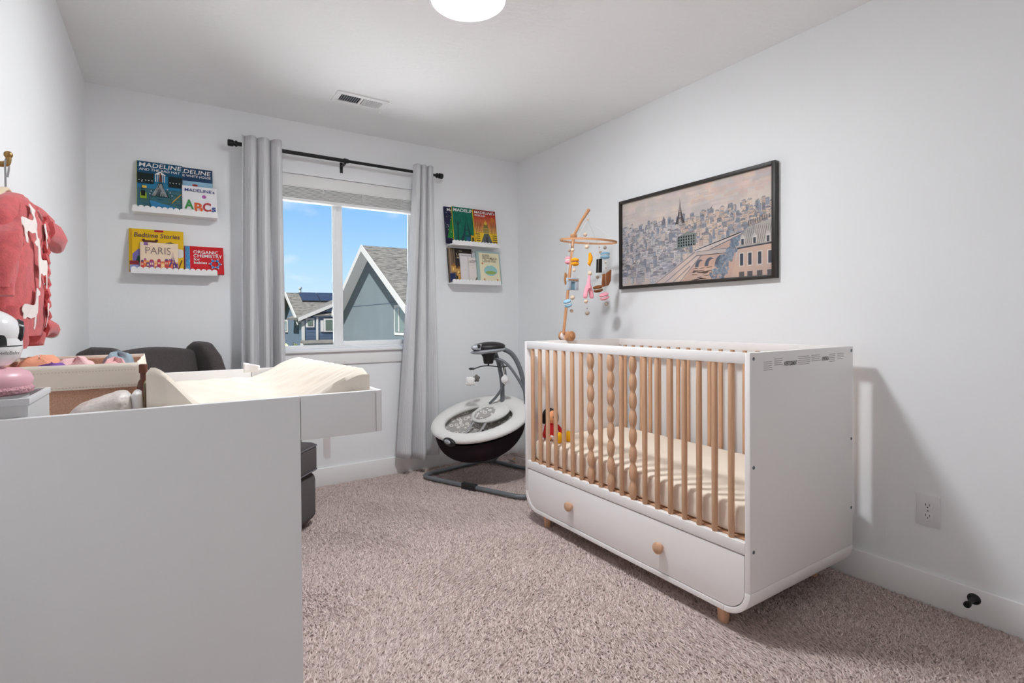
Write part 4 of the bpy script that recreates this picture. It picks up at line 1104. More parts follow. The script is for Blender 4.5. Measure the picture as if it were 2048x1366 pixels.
# felt arch building
p = Vector((1.893, 2.208, 1.319))
q = MB().box(p.x - .038, p.x - .014, p.y - .008, p.y + .008, p.z - .034, p.z + .022); q.box(p.x + .014, p.x + .038, p.y - .008, p.y + .008, p.z - .034, p.z + .022)
q.box(p.x - .040, p.x + .040, p.y - .009, p.y + .009, p.z + .012, p.z + .034); q.build('felt_arch', FG_, mob, bevel=.003)
MB().box(p.x - .014, p.x + .014, p.y - .003, p.y + .003, p.z - .032, p.z + .012).build('felt_arch_opening', mat('felt_teal', srgb(110, 146, 164), .95), mob)
MB().box(p.x - .036, p.x + .036, p.y - .0105, p.y - .008, p.z + .02, p.z + .026).build('felt_arch_band', FBK, mob)
strand(Vector((1.974, 2.165, 1.558)), Vector((1.962, 2.165, 1.159)))
bead(Vector((1.963, 2.165, 1.525)), .012); bead(Vector((1.983, 2.165, 1.378)), .013); bead(Vector((1.953, 2.165, 1.222)), .011); bead(Vector((1.963, 2.165, 1.158)), .013, BEADG); bead(Vector((1.962, 2.165, 1.183)), .004, BEADG)
MB().tube([Vector((1.983, 2.165, 1.494)), Vector((1.988, 2.165, 1.470)), Vector((1.986, 2.165, 1.452)), Vector((1.979, 2.165, 1.431)), Vector((1.985, 2.165, 1.420))], [.006, .013, .014, .010, .003], 10).build('felt_croissant', FY_, mob)
p = Vector((1.972, 2.165, 1.295))
q = MB().tube([p + Vector((.008, 0, .078)), p + Vector((.002, 0, .03)), p + Vector((0, 0, 0))], [.005, .011, .017], 10)
for s_ in (-1, 1): q.tube([p + Vector((s_ * .004, 0, .012)), p + Vector((s_ * .018, 0, -.018)), p + Vector((s_ * .024, 0, -.045))], [.013, .012, .012], 8).ball(p + Vector((s_ * .024, 0, -.045)), .012, 8, 6)
q.build('felt_tower', FP_, mob)
strand(Vector((2.352, 2.476, 1.628)), Vector((2.331, 2.476, 1.312)))
bead(Vector((2.360, 2.476, 1.556)), .010); bead(Vector((2.351, 2.476, 1.588)), .005); bead(Vector((2.333, 2.476, 1.394)), .011, BEADG)
p = Vector((2.355, 2.476, 1.469))
MB().prism([p + Vector(k) for k in ((-.024, 0, -.046), (.020, 0, -.043), (.022, 0, .048), (-.02, 0, .042))], (0, .012, 0)).build('felt_chocolate', FK, mob, bevel=.003)
macaron(Vector((2.338, 2.476, 1.319)), .032, -.25, FBR, FW_)
strand(Vector((2.295, 2.365, 1.609)), Vector((2.302, 2.365, 1.216)))
bead(Vector((2.293, 2.365, 1.568)), .011, BEADG); macaron(Vector((2.293, 2.365, 1.519)), .030, .02, FB_, FW_); bead(Vector((2.298, 2.365, 1.474)), .006, BEADG); bead(Vector((2.299, 2.365, 1.441)), .005, BEADG)
p = Vector((2.308, 2.365, 1.374))
q = MB().prism([p + Vector(k) for k in ((-.036, 0, -.052), (-.028, 0, .03), (.0, 0, .035), (.042, 0, .062), (.036, 0, -.01), (.018, 0, -.038), (-.005, 0, -.045))], (0, .014, 0)); q.build('felt_baguette', FBR, mob, bevel=.004)
macaron(Vector((2.284, 2.365, 1.265)), .030, -.35, FP_, FW_); bead(Vector((2.304, 2.365, 1.217)), .011, BEADG)

# ------------------------------------------------------------------ baby swing
SO = Vector((1.90, 3.0, 0)); SA = Vector((0.845, -0.534, 0)); SB = Vector((0.534, 0.845, 0))
def sw(a, b, z): return SO + SA * a + SB * b + Vector((0, 0, z))
swg = thing('baby_swing', 'grey baby swing with cream padded seat in the corner', 'baby swing', (1.92, 3.02, 0))
def rloop(pts, r, n=6):
    P = [Vector(p) for p in pts]; out = []
    for i, p in enumerate(P):
        a = (P[i - 1] - p).normalized(); b = (P[(i + 1) % len(P)] - p).normalized()
        p0 = p + a * r; p1 = p + b * r
        for k in range(n + 1):
            t = k / n; out.append(p0 * (1 - t) ** 2 + p * 2 * t * (1 - t) + p1 * t * t)
    return out
base = [(1.475, 3.375, .026), (1.835, 2.575, .026), (2.300, 2.790, .026), (2.090, 3.470, .026)]
MB().tube(rloop(base, 0.10), 0.0145, 12, closed=True).build('floor_frame', TUBE, swg)
p0, p1 = Vector(base[0]), Vector(base[1])
c_ = p0 + (p1 - p0) * 0.50
dd = (p1 - p0).normalized()
q = MB(); m = Matrix.Translation(c_) @ Matrix.Rotation(math.atan2(dd.y, dd.x), 4, 'Z')
q.obox(m, 0.115, 0.042, 0.044); q.build('frame_foot', SWBLK, swg, bevel=0.010, seg=3)
HEAD = sw(-0.065, 0.02, 0.915)
MB().tube(spline([sw(0.03, 0.02, 0.925), sw(0.10, 0.03, 0.885), sw(0.155, 0.04, 0.78), sw(0.19, 0.03, 0.62), sw(0.225, 0.0, 0.35), (2.285, 2.76, 0.03)], 6), 0.0165, 12).build('frame_arm', TUBE, swg)
MB().tube(spline([sw(-0.02, 0.05, 0.90), sw(0.01, 0.09, 0.80), sw(0.03, 0.11, 0.66), sw(0.03, 0.14, 0.45), sw(0.03, 0.22, 0.2), (2.10, 3.40, 0.03)], 6), 0.0155, 12).build('frame_arm', TUBE, swg)
# motor head
Mh = Matrix(((SA.x, SB.x, 0), (SA.y, SB.y, 0), (0, 0, 1)))
q = MB().ball(HEAD + SA * 0.0 + Vector((0, 0, 0.022)), (0.118, 0.085, 0.036), 28, 14, Mh @ Matrix.Rotation(-0.06, 3, 'Y')); q.build('motor_housing', SWBLK, swg)
MB().ball(HEAD + SA * -0.002 + Vector((0, 0, -0.004)), (0.126, 0.092, 0.021), 28, 10, Mh @ Matrix.Rotation(-0.10, 3, 'Y')).build('silver_trim', SILVER, swg)
cpn = (-SB * 0.86 - SA * 0.30 + Vector((0, 0, 0.42))).normalized()
cp = HEAD + SA * -0.060 - SB * 0.062 + Vector((0, 0, 0.024))
pnl = MB().ball(cp, (0.060, 0.016, 0.022), 20, 10, Mh @ Matrix.Rotation(0.35, 3, 'Z') @ Matrix.Rotation(-0.5, 3, 'X')).build('control_panel', SILVER, swg)
MB().lathe([(0.014, 0), (0.014, 0.006), (0.011, 0.009)], cp + cpn * 0.013, cpn, 16).build('dial', SWBLK, pnl)
xr_ = Vector((0, 0, 1)).cross(cpn).normalized(); yu_ = cpn.cross(xr_)
text('display_digit', '3', cp + cpn * 0.0145 + xr_ * 0.022 - yu_ * 0.008, xr_, yu_, 0.012, 0.018, SWBLK, pnl, lift=0.002, bold=0.04)
MB().tube([cp + cpn * 0.0135 - xr_ * 0.036 + yu_ * .008, cp + cpn * 0.0135 - xr_ * 0.040 - yu_ * .006], 0.002, 6).build('panel_mark', SWBLK, pnl)
hub = HEAD + SA * 0.0 - SB * 0.01
MB().lathe([(0.052, -0.005), (0.050, -0.03), (0.040, -0.045), (0.034, -0.085), (0.030, -0.092)], hub, (0, 0, 1), 20).build('hub', SWBLK, swg)
# toy bar
tb = hub + Vector((0, 0, -0.105))
MB().tube([hub + Vector((0, 0, -0.09)), tb], 0.006, 8).tube(spline([tb + SA * -0.125 + Vector((0, 0, -0.028)), tb + SA * -0.10 + Vector((0, 0, -.022)), tb + SA * -0.05 + Vector((0, 0, -.006)), tb + Vector((0, 0, -.002)), tb + SA * 0.08 + Vector((0, 0, -.010)), tb + SA * 0.13 + Vector((0, 0, -.006))], 5), 0.0065, 8, flat=.6).ball(tb + SA * -0.115 + Vector((0, 0, -0.022)), (0.022, 0.014, 0.008), 12, 8, Mh).build('toy_bar', SWBLK, swg)
PLUSHW = mat('plush_white', srgb(236, 234, 232), 0.95, sheen=.3); PLUSHG = mat('plush_grey', srgb(112, 108, 106), 0.95)
def plush(p, r, m, lobes):
    q = MB().ball(p, (r, r * .6, r * 1.05), 14, 10, Mh)
    for a, s in lobes: q.ball(p + SA * (math.cos(a) * r * .8) + Vector((0, 0, math.sin(a) * r * .85)), (r * s, r * s * .7, r * s), 10, 8, Mh)
    return q
tl = tb + SA * -0.118
MB().tube([tl + Vector((0, 0, -.03)), tl + Vector((0, 0, -.075))], 0.0014, 4).tube([tl + SA * .014 + Vector((0, 0, -.03)), tl + SA * .02 + Vector((0, 0, -.08))], 0.0014, 4).tube([tb + SA * .11 + Vector((0, 0, -.01)), tb + SA * .112 + Vector((0, 0, -.07))], 0.0014, 4).build('toy_cord', STR, swg)
plush(tl + SA * -.008 + Vector((0, 0, -.108)), .030, PLUSHW, ((.6, .45), (2.4, .45), (-.6, .5), (-2.5, .5))).build('hanging_toy', PLUSHW, swg, label='white plush toy')
plush(tl + SA * .034 + SB * .02 + Vector((0, 0, -.090)), .020, PLUSHG, ((1.5, .5), (.3, .5), (2.8, .5), (-1, .5), (-2.1, .5))).build('hanging_toy', PLUSHG, swg, label='grey plush star')
plush(tb + SA * .112 + Vector((0, 0, -.098)), .026, PLUSHW, ((1.5, .5), (-1.5, .45))).build('hanging_toy', PLUSHW, swg)
for s_, k in ((tl + SA * .032 + Vector((0, 0, -.128)), 0), (tb + SA * .135 + Vector((0, 0, -.118)), 1)):
    MB().obox(Matrix.Translation(s_) @ Matrix.Rotation(.4, 4, 'Z'), .03, .001, .022).build('care_tag', GLOSSW, swg)
# seat: tilted bowl
SCn = sw(-0.128, 0.0, 0.44)
E1 = SA * -0.20 + SB * -0.18 + Vector((0, 0, -0.11)); E2 = SA * 0.24 + SB * -0.16 + Vector((0, 0, -0.005))
SN = E2.cross(E1).normalized()
if SN.z < 0: SN = -SN
def bowl(u, r, drop): return SCn + E1 * (math.cos(u) * r) + E2 * (math.sin(u) * r) - Vector((0, 0, 1)) * drop * 0.75 - SN * drop * 0.25
def egg(u): return 1 - 0.06 * math.cos(2 * u)
def outer(u, v):
    a = 2 * PI * u; t = v
    r = egg(a) * (1.0 - 0.0 * t) * math.cos(t * PI / 2) ** 0.62
    return bowl(a, r * 0.985, 0.035 + 0.20 * math.sin(t * PI / 2) ** 1.05)
MB().grid(48, 14, lambda u, v: outer(u, v * 0.985), closeu=True).build('seat_shell', SWFAB, swg, smooth=60)
def inner(u, v):
    a = 2 * PI * u
    r = egg(a) * math.cos(v * PI / 2) ** 0.7
    return bowl(a, r * 0.93, 0.0 + 0.085 * math.sin(v * PI / 2))
def ringpat():
    m = mat('ring_print_fabric', srgb(176, 172, 168), 0.95, spec=0.1)
    t = m.node_tree; b = t.nodes['Principled BSDF']
    tx = t.nodes.new('ShaderNodeTexCoord'); v = t.nodes.new('ShaderNodeTexVoronoi'); v.inputs['Scale'].default_value = 27; v.inputs['Randomness'].default_value = 0.35
    t.links.new(tx.outputs['Object'], v.inputs['Vector'])
    r = t.nodes.new('ShaderNodeValToRGB'); cr_ = r.color_ramp
    cr_.elements[0].position = 0.0; cr_.elements[0].color = srgb(172, 168, 164)
    cr_.elements[1].position = 1.0; cr_.elements[1].color = srgb(174, 170, 166)
    for p_, c in ((0.22, (172, 168, 164)), (0.26, (226, 222, 218)), (0.40, (226, 222, 218)), (0.44, (172, 168, 164))):
        e = cr_.elements.new(p_); e.color = srgb(*c)
    t.links.new(v.outputs['Distance'], r.inputs['Fac']); t.links.new(r.outputs['Color'], b.inputs['Base Color'])
    return m
RINGS = ringpat()
MB().grid(48, 12, lambda u, v: inner(u, v * 0.985), closeu=True).build('seat_liner', RINGS, swg, smooth=60)
rim = []
q = MB(); nr = 64; ns = 10; vs = []; fs = []
for i in range(nr):
    a = 2 * PI * i / nr
    wdt = 0.060 + 0.014 * math.cos(a) * -1 + 0.006 * math.sin(6 * a) * .3
    c0 = bowl(a, egg(a) * (1.0 - 0.085), -0.004); out = (bowl(a, 1.1, 0) - bowl(a, .9, 0)).normalized()
    for k in range(ns):
        th = 2 * PI * k / ns
        vs.append(c0 + out * (wdt * math.cos(th)) + SN * (0.026 * math.sin(th)))
for i in range(nr):
    for k in range(ns): fs.append((i * ns + k, ((i + 1) % nr) * ns + k, ((i + 1) % nr) * ns + (k + 1) % ns, i * ns + (k + 1) % ns))
q.add(vs, fs).build('padded_rim', SWCREAM, swg, smooth=80)
# infant head support and body insert
hc = bowl(PI, 0.40, 0.030)
e1 = E1.normalized(); e2 = E2.normalized()
Mp = Matrix((( e1.x, e2.x, SN.x), (e1.y, e2.y, SN.y), (e1.z, e2.z, SN.z)))
hs = MB().ball(hc + SN * 0.022, (0.132, 0.128, 0.038), 24, 12, Mp).build('head_support', SWCREAM, swg)
MB().ball(hc + SN * 0.044 + e1 * 0.040, (0.082, 0.074, 0.022), 20, 10, Mp).build('head_cushion', RINGS, hs)
for s_ in (-1, 1):
    st = [bowl(PI, .15, .05) + e2 * s_ * .045 + SN * .05, bowl(0, .15, .08) + e2 * s_ * .05 + SN * .035, bowl(0, .42, .085) + e2 * s_ * .03 + SN * .03]
    MB().tube(spline(st, 5), 0.012, 8, flat=.25).build('harness_strap', STRAP, swg)
ft = bowl(0.06, 1.03, -0.004)
on = (bowl(0.06, 1.1, 0) - bowl(0.06, .9, 0)).normalized()
sd_ = SN.cross(on).normalized()
Mf = Matrix(((sd_.x, on.x, SN.x), (sd_.y, on.y, SN.y), (sd_.z, on.z, SN.z)))
vb = MB().ball(ft, (0.056, 0.022, 0.030), 18, 10, Mf).build('vibration_unit', SWBLK, swg)
MB().ball(ft + on * 0.012 + SN * 0.010, (0.032, 0.014, 0.016), 14, 8, Mf).build('unit_button', SILVER, vb)
# swing arms from the hub to the seat
MB().tube(spline([hub + SA * .03 + Vector((0, 0, -.06)), sw(0.0, .05, .845), sw(.04, .06, .80), sw(.05, .06, .70), sw(.0, .08, .60), sw(-.06, .12, .53)], 6), 0.0095, 10).build('swing_arm', TUBE, swg)
MB().tube(spline([hub + SA * .03 + Vector((0, 0, -.055)), sw(.03, -.01, .845), sw(.09, -.02, .79), sw(.16, -.04, .68), sw(.205, -.06, .56), sw(.19, -.07, .49)], 6), 0.0095, 10).build('swing_arm', TUBE, swg)

cord = thing('power_cord', 'thin white power cord with a warning tag on the carpet', 'cord', (2.2, 3.35, 0.012))
MB().tube(spline([(2.02, 3.30, .12), (2.10, 3.42, .03), (2.18, 3.40, .017), (2.26, 3.38, .017), (2.34, 3.42, .017), (2.36, 3.30, .017), (2.30, 3.12, .017)], 8), 0.0032, 8).build('cable', GLOSSW, cord)
MB().obox(Matrix.Translation((2.225, 3.325, .030)) @ Matrix.Rotation(.5, 4, 'Z') @ Matrix.Rotation(.5, 4, 'Y'), .075, .05, .0008).build('warning_tag', GLOSSW, cord)
MB().obox(Matrix.Translation((2.270, 3.355, .034)) @ Matrix.Rotation(.8, 4, 'Z') @ Matrix.Rotation(-.4, 4, 'X'), .05, .02, .0008).build('tag_stripe', mat('tag_orange', srgb(206, 150, 70), .6), cord)

# ------------------------------------------------------------------ changing table
DX0, DX1, DY0, DY1, DZ = XL + 0.017, 0.231, 1.150, 1.950, 0.961
TX1, TZB = 0.411, 0.866
ct = thing('changing_table', 'tall white changing table with fold-out tray in the left foreground', 'changing table', (-0.07, 1.55, 0))
PT = 0.017
for y in (DY0, DY1 - PT):
    MB().box(DX0, DX1, y, y + PT, 0.001, DZ).build('side_panel', WHITE, ct, bevel=0.0012)
MB().box(DX0, DX0 + 0.008, DY0 + PT, DY1 - PT, 0.05, DZ - 0.002).build('back_panel', WHITE, ct)
MB().box(DX0 + 0.008, DX1 - .002, DY0 + PT, DY1 - PT, TZB, TZB + 0.016).build('top_board', WHITE, ct)
MB().box(DX0 + 0.008, DX1 - .02, DY0 + PT, DY1 - PT, 0.05, 0.066).build('bottom_board', WHITE, ct)
MB().box(DX1 - 0.03, DX1 - .012, DY0 + PT, DY1 - PT, 0.001, 0.05).build('plinth', WHITE, ct)
for k in range(4):
    z0 = 0.07 + k * 0.198
    dd_ = MB().box(DX1 - 0.018, DX1, DY0 + PT + .003, DY1 - PT - .003, z0, z0 + 0.192).build('drawer', WHITE, ct, bevel=0.0015)
    for y in (1.35, 1.75):
        MB().lathe([(0.008, 0), (0.008, 0.012), (0.015, 0.018), (0.015, 0.026), (0.0, 0.03)], (DX1, y, z0 + 0.1), (1, 0, 0), 14).build('knob', WHITE, dd_)
tr = MB()
# fold-out tray
MB().box(DX1 + 0.0015, TX1 - 0.0145, DY0 + 0.001, DY0 + PT, TZB, DZ).build('tray_side', WHITE, ct, bevel=0.0012)
MB().box(DX1 + 0.0015, TX1 - 0.0145, DY1 - PT, DY1 - 0.001, TZB, DZ).build('tray_side', WHITE, ct, bevel=0.0012)
MB().box(TX1 - 0.0135, TX1, DY0 + 0.001, DY1 - 0.001, TZB, DZ).build('tray_front', WHITE, ct, bevel=0.0012)
MB().box(DX1 + 0.0015, TX1 - 0.0145, DY0 + PT, DY1 - PT, TZB + 0.002, TZB + 0.016).build('tray_floor', WHITE, ct)

# contoured changing pad
PZ = TZB + 0.0175
PX0, PX1, PY0, PY1 = -0.040, 0.392, DY0 + PT + 0.012, DY1 - PT - 0.010
pad = thing('changing_pad', 'cream covered contoured changing pad lying in the tray', 'changing pad', (0.18, 1.55, PZ))
def padtop(u, v):
    # u across (0 left, 1 right), v along (0 near, 1 far)
    hl = 0.150 * (1 - 0.70 * min(1, max(0, (v - 0.02) / 0.55)) ** 0.8); hr = 0.125 * (1 - .12 * v)
    low = 0.052
    s1 = max(0, 1 - u / 0.30); s2 = max(0, 1 - (1 - u) / 0.42)
    sm = lambda t: t * t * (3 - 2 * t)
    z = low + (max(hl, low) - low) * sm(s1) + (hr - low) * sm(s2)
    y = PY0 + (PY1 - PY0) * v; x = PX0 + (PX1 - PX0) * u
    wr = 0.0042 * s2 ** .7 * math.sin(v * 95 + u * 16 + 2 * math.sin(v * 9)) + 0.005 * s1 * math.sin(v * 42 + u * 24) + 0.0038 * math.sin(v * 34 + u * 9 + 2 * math.sin(u * 6)) * (1 - abs(2 * u - 1)) + 0.002 * math.sin(u * 40 + v * 25) * (1 - abs(2 * u - 1))
    return x, y, PZ + z + wr
NU, NV = 60, 80
vs = []; fs = []
for j in range(NV + 1):
    for i in range(NU + 1):
        u, v = i / NU, j / NV
        x, y, z = padtop(u, v)
        e = min(u * (PX1 - PX0), (1 - u) * (PX1 - PX0), v * (PY1 - PY0), (1 - v) * (PY1 - PY0))
        z -= 0.012 * max(0, 1 - e / 0.014) ** 2
        vs.append((x, y, z))
def idx(i, j): return j * (NU + 1) + i
for j in range(NV):
    for i in range(NU): fs.append((idx(i, j), idx(i + 1, j), idx(i + 1, j + 1), idx(i, j + 1)))
edge = [idx(i, 0) for i in range(NU)] + [idx(NU, j) for j in range(NV)] + [idx(i, NV) for i in range(NU, 0, -1)] + [idx(0, j) for j in range(NV, 0, -1)]
o_ = len(vs)
for k, e in enumerate(edge): vs.append((vs[e][0], vs[e][1], PZ))
for k in range(len(edge)):
    a, b = edge[k], edge[(k + 1) % len(edge)]; fs.append((a, o_ + k, o_ + (k + 1) % len(edge), b))
fs.append(tuple(range(o_, o_ + len(edge)))[::-1])
MB().add(vs, fs).build('pad_cover', PAD, pad, smooth=50)
MB().grid(8, 5, lambda u, v: (0.205 + 0.05 * u, 1.915 + 0.004 * math.sin(u * 5), DZ - 0.01 + 0.034 * v - 0.012 * u * v)).build('care_tag', GLOSSW, pad).modifiers.new('t', 'SOLIDIFY').thickness = 0.0008
sb_ = thing('safety_strap', 'clear plastic buckle strap hanging under the tray', 'strap', (0.372, 1.5, 0.74))
CLEAR = mat('clear_plastic', srgb(250, 250, 250), 0.15, spec=.6)
MB().box(0.362, 0.377, 1.4994, 1.5006, 0.735, TZB - 0.001).build('webbing', CLEAR, sb_)
MB().box(0.356, 0.383, 1.496, 1.504, 0.790, 0.822).build('buckle', CLEAR, sb_, bevel=.003)
MB().box(0.367, 0.383, 1.5012, 1.5022, 0.728, 0.79).build('loose_end', CLEAR, sb_)
MB().tube(spline([(0.372, 1.502, TZB - .002), (0.389, 1.50, .825), (0.382, 1.5, .79)], 5), 0.0022, 6).build('loop', CLEAR, sb_)

# ---- storage on top of the changing table
ZT = TZB + 0.0165
def open_bin(root, x0, x1, y0, y1, z0, z1, t, m, flare=0.0, name='body'):
    o = [(x0, y0), (x1, y0), (x1, y1), (x0, y1)]; i = [(x0 + t, y0 + t), (x1 - t, y0 + t), (x1 - t, y1 - t), (x0 + t, y1 - t)]
    cx, cy = (x0 + x1) / 2, (y0 + y1) / 2
    fl = lambda p, z: (p[0] + (flare * (1 if p[0] > cx else 0)), p[1] - 0 if p[1] > cy else p[1], z)
    vs = [(*p, z0) for p in o] + [fl(p, z1) for p in o] + [fl(p, z1) for p in i] + [(*p, z0 + t) for p in i]
    fs = [(3, 2, 1, 0), (12, 13, 14, 15)]
    for k in range(4):
        l = (k + 1) % 4
        fs += [(k, l, 4 + l, 4 + k), (4 + k, 4 + l, 8 + l, 8 + k), (8 + k, 8 + l, 12 + l, 12 + k)]
    return MB().add(vs, fs).build(name, m, root, bevel=0.002)
bn = thing('fabric_bin', 'pale grey fabric bin at the near corner of the changing table', 'storage bin', (-0.28, 1.265, ZT))
open_bin(bn, DX0 + 0.010, -0.206, DY0 + PT + .002, 1.350, ZT, 0.990, 0.005, GREYFAB)
for a in ((DX0 + .009, -0.204, DY0 + PT + .0005, DY0 + PT + .0065), (-0.2115, -0.204, DY0 + PT + .0065, 1.3515), (DX0 + .009, -0.2115, 1.3455, 1.3515)):
    MB().box(a[0], a[1], a[2], a[3], 0.981, 0.9925).build('binding', mat('bin_binding', srgb(214, 213, 214), .9, bump=.2, bscale=500), bn, bevel=.001)
# macaron-shaped box resting in the bin with the monitor on it
mc = thing('macaron_box', 'pink macaron shaped box in the grey bin', 'box', (-0.287, 1.275, 0.955))
mcx, mcy = -0.287, 1.272
MB().lathe([(0.0, 0.0), (0.060, 0.0), (0.066, 0.010), (0.064, 0.030), (0.0, 0.030)], (mcx, mcy, 0.962), (0, 0, 1), 32).build('lower_shell', GLOSSW, mc)
MB().lathe([(0.064, 0.030), (0.070, 0.033), (0.072, 0.040), (0.068, 0.045)], (mcx, mcy, 0.962), (0, 0, 1), 32).build('ruffle', mat('macaron_ruffle', srgb(226, 170, 180), .8, bump=1.0, bscale=180), mc)
MB().lathe([(0.068, 0.045), (0.071, 0.055), (0.066, 0.068), (0.052, 0.076), (0.0, 0.079)], (mcx, mcy, 0.962), (0, 0, 1), 32).build('lid', MACPINK, mc)
bm_ = thing('baby_monitor', 'white baby monitor camera with round head on the pink box', 'monitor camera', (mcx, mcy, 1.041))
b0 = 1.0415
MB().lathe([(0.030, 0), (0.040, 0.004), (0.052, 0.016), (0.0565, 0.032), (0.0565, 0.037)], (mcx, mcy, b0), (0, 0, 1), 32).build('base', GLOSSW, bm_)
MB().lathe([(0.0560, 0.037), (0.0560, 0.0390)], (mcx, mcy, b0), (0, 0, 1), 32).build('seam', BLACKG, bm_)
MB().lathe([(0.0565, 0.039), (0.0565, 0.046), (0.053, 0.054), (0.046, 0.056)], (mcx, mcy, b0), (0, 0, 1), 32).build('collar', GLOSSW, bm_)
MB().ball((mcx, mcy, b0 + 0.063), (0.056, 0.056, 0.044), 32, 18).build('head', GLOSSW, bm_)
ln = Vector((0.90, 0.30, -0.18)).normalized()
MB().lathe([(0.026, 0.040), (0.030, 0.046), (0.028, 0.053), (0.020, 0.056), (0.0, 0.057)], (mcx, mcy, b0 + 0.066), ln, 24).build('lens', BLACKG, bm_)
a_w = math.atan2(-0.77, 0.64)
def sens(u, v):
    hw = 0.155 * (1 if v < 0.45 else math.sqrt(max(0.0, 1 - ((v - 0.45) / 0.55) ** 2)))
    a = a_w + hw * (2 * u - 1); z = 0.0392 + 0.021 * v
    r = 0.0572 if z < 0.046 else 0.0572 - (z - 0.046) * 0.16
    return (mcx + r * math.cos(a), mcy + r * math.sin(a), b0 + z)
MB().grid(9, 11, sens).build('sensor_window', BLACKG, bm_, smooth=60)
ld = Vector((0.795, -0.606, 0)); lt_ = Vector((0.606, 0.795, 0))
text('brand_lettering', 'HelloBaby', Vector((mcx, mcy, b0 + 0.0215)) + ld * 0.0555 - lt_ * 0.019, lt_, (0, 0, 1), 0.036, 0.0075, INK, bm_, lift=0.002)

# tall canvas basket with brown linen outside, cream lining folded over, folded baby clothes
bk = thing('linen_basket', 'brown linen basket with cream folded lining behind the grey bin', 'basket', (-0.22, 1.70, ZT))
open_bin(bk, DX0 + 0.010, -0.070, 1.500, 1.905, ZT, 1.018, 0.006, LINEN)
q = MB()
x0, x1, y0, y1 = DX0 + 0.009, -0.066, 1.494, 1.910
def cuff(u, v):
    out = 0.008 * (1 - v) + 0.0012 * math.sin(u * 60)
    X0, X1, Y0, Y1 = x0 - 0.2 * out, x1 + out, y0 - out, y1 + out
    per = [(X0, Y0), (X1, Y0), (X1, Y1), (X0, Y1)]
    k = int(u * 4) % 4; t = u * 4 - int(u * 4)
    a, b = per[k], per[(k + 1) % 4]
    return (a[0] + (b[0] - a[0]) * t, a[1] + (b[1] - a[1]) * t, 0.970 + 0.056 * v)
q.grid(80, 6, cuff, closeu=True).build('folded_lining', LINER, bk, smooth=50).modifiers.new('t', 'SOLIDIFY').thickness = 0.003
A = Art((x0 + .01, y0 - .0105, .9705), (1, 0, 0), (0, 0, 1), x1 - x0 - .012, .05, .00005)
for k in range(46): A.rect(k / 46, .08, k / 46 + .012, .11, (206, 186, 168), same=True)
for k in range(46): A.rect(k / 46, .78, k / 46 + .012, .81, (214, 198, 182), same=True)
A.build('stitching', bk)
CL = 'folded clothes in the basket'
def cloth(label, col, cx, cy, rx, ry, z, h, seed):
    r = np.random.default_rng(seed); ph = r.uniform(0, 6, 4)
    m = mat('cloth_%d' % seed, srgb(*col), .95, spec=.1, bump=.2, bscale=200)
    o = MB()
    vs = []; fs = []; n, k = 28, 6
    for j in range(k + 1):
        t = j / k
        for i in range(n):
            a = 2 * PI * i / n
            sx = math.copysign(abs(math.cos(a)) ** .5, math.cos(a)); sy = math.copysign(abs(math.sin(a)) ** .5, math.sin(a))
            rr = math.cos(t * PI / 2) ** .5 if t < 1 else 0.02
            zz = z + h * math.sin(t * PI / 2) + .006 * math.sin(3 * a + ph[0] + 4 * t) * t + .004 * math.sin(5 * a + ph[1])
            vs.append((cx + rx * sx * rr, cy + ry * sy * rr, zz))
    for j in range(k):
        for i in range(n): fs.append((j * n + i, j * n + (i + 1) % n, (j + 1) * n + (i + 1) % n, (j + 1) * n + i))
    fs.append(tuple(range(n))[::-1]); fs.append(tuple(range(k * n, (k + 1) * n)))
    return o.add(vs, fs).build('folded_cloth', m, None, smooth=60, label=label, cat='clothing', group=CL)
cloth('folded peach baby cloth at the left of the basket', (240, 170, 140), -0.288, 1.76, .050, .10, 0.945, .085, 1)
cloth('folded purple baby cloth at the front of the basket', (140, 100, 176), -0.235, 1.565, .052, .045, 0.945, .076, 2)
cloth('folded pale pink baby cloth in the middle of the basket', (238, 200, 200), -0.205, 1.70, .048, .05, 0.945, .082, 3)
cloth('folded pink baby cloth at the right of the basket', (240, 190, 190), -0.118, 1.60, .030, .05, 0.945, .082, 4)
cloth('folded grey-blue baby cloth at the back of the basket', (150, 166, 176), -0.125, 1.80, .042, .07, 0.945, .090, 5)

wp = thing('wipes_pack', 'crinkled plastic pack of wipes behind the near panel', 'wipes pack', (-0.115, 1.28, ZT))
def wpk(u, v):
    a = 2 * PI * u
    t = v * 2 - 1
    taper = (1 - abs(t) ** 6 * .75)
    se = lambda c: math.copysign(abs(c) ** .6, c)
    rr = Vector((0, se(math.cos(a)) * .050 * taper, se(math.sin(a)) * (.030 + .016 * (t + 1) / 2) * taper))
    rr.z = max(rr.z, -.044); k = abs(math.sin(a * 5 + t * 9)) * .003
    return Vector((-0.116 + t * .054, 1.265, ZT + .045 + (t + 1) * .010)) + rr * (1 + k * 8)
MB().grid(36, 18, wpk, closeu=True).build('film', PLASTIC, wp, smooth=60)
wd = thing('nappy_pack', 'white rounded pack end standing beside the changing pad', 'nappy pack', (-0.058, 1.29, ZT))
MB().obox(Matrix.Translation((-0.0565, 1.27, ZT + .051)) @ Matrix.Rotation(-.06, 4, 'Y'), .016, .07, .098).build('body', GLOSSW, wd, bevel=.0075, seg=3)
bo = thing('brown_bottle', 'small brown glass bottle between basket and changing pad', 'bottle', (-0.054, 1.445, ZT))
MB().lathe([(0.0, 0), (0.012, 0), (0.013, 0.004), (0.013, 0.090), (0.010, 0.102), (0.0065, 0.108), (0.0065, 0.122)], (-0.054, 1.445, ZT), (0, 0, 1), 18).build('body', mat('amber_glass', srgb(92, 44, 22), .12, spec=.6), bo)
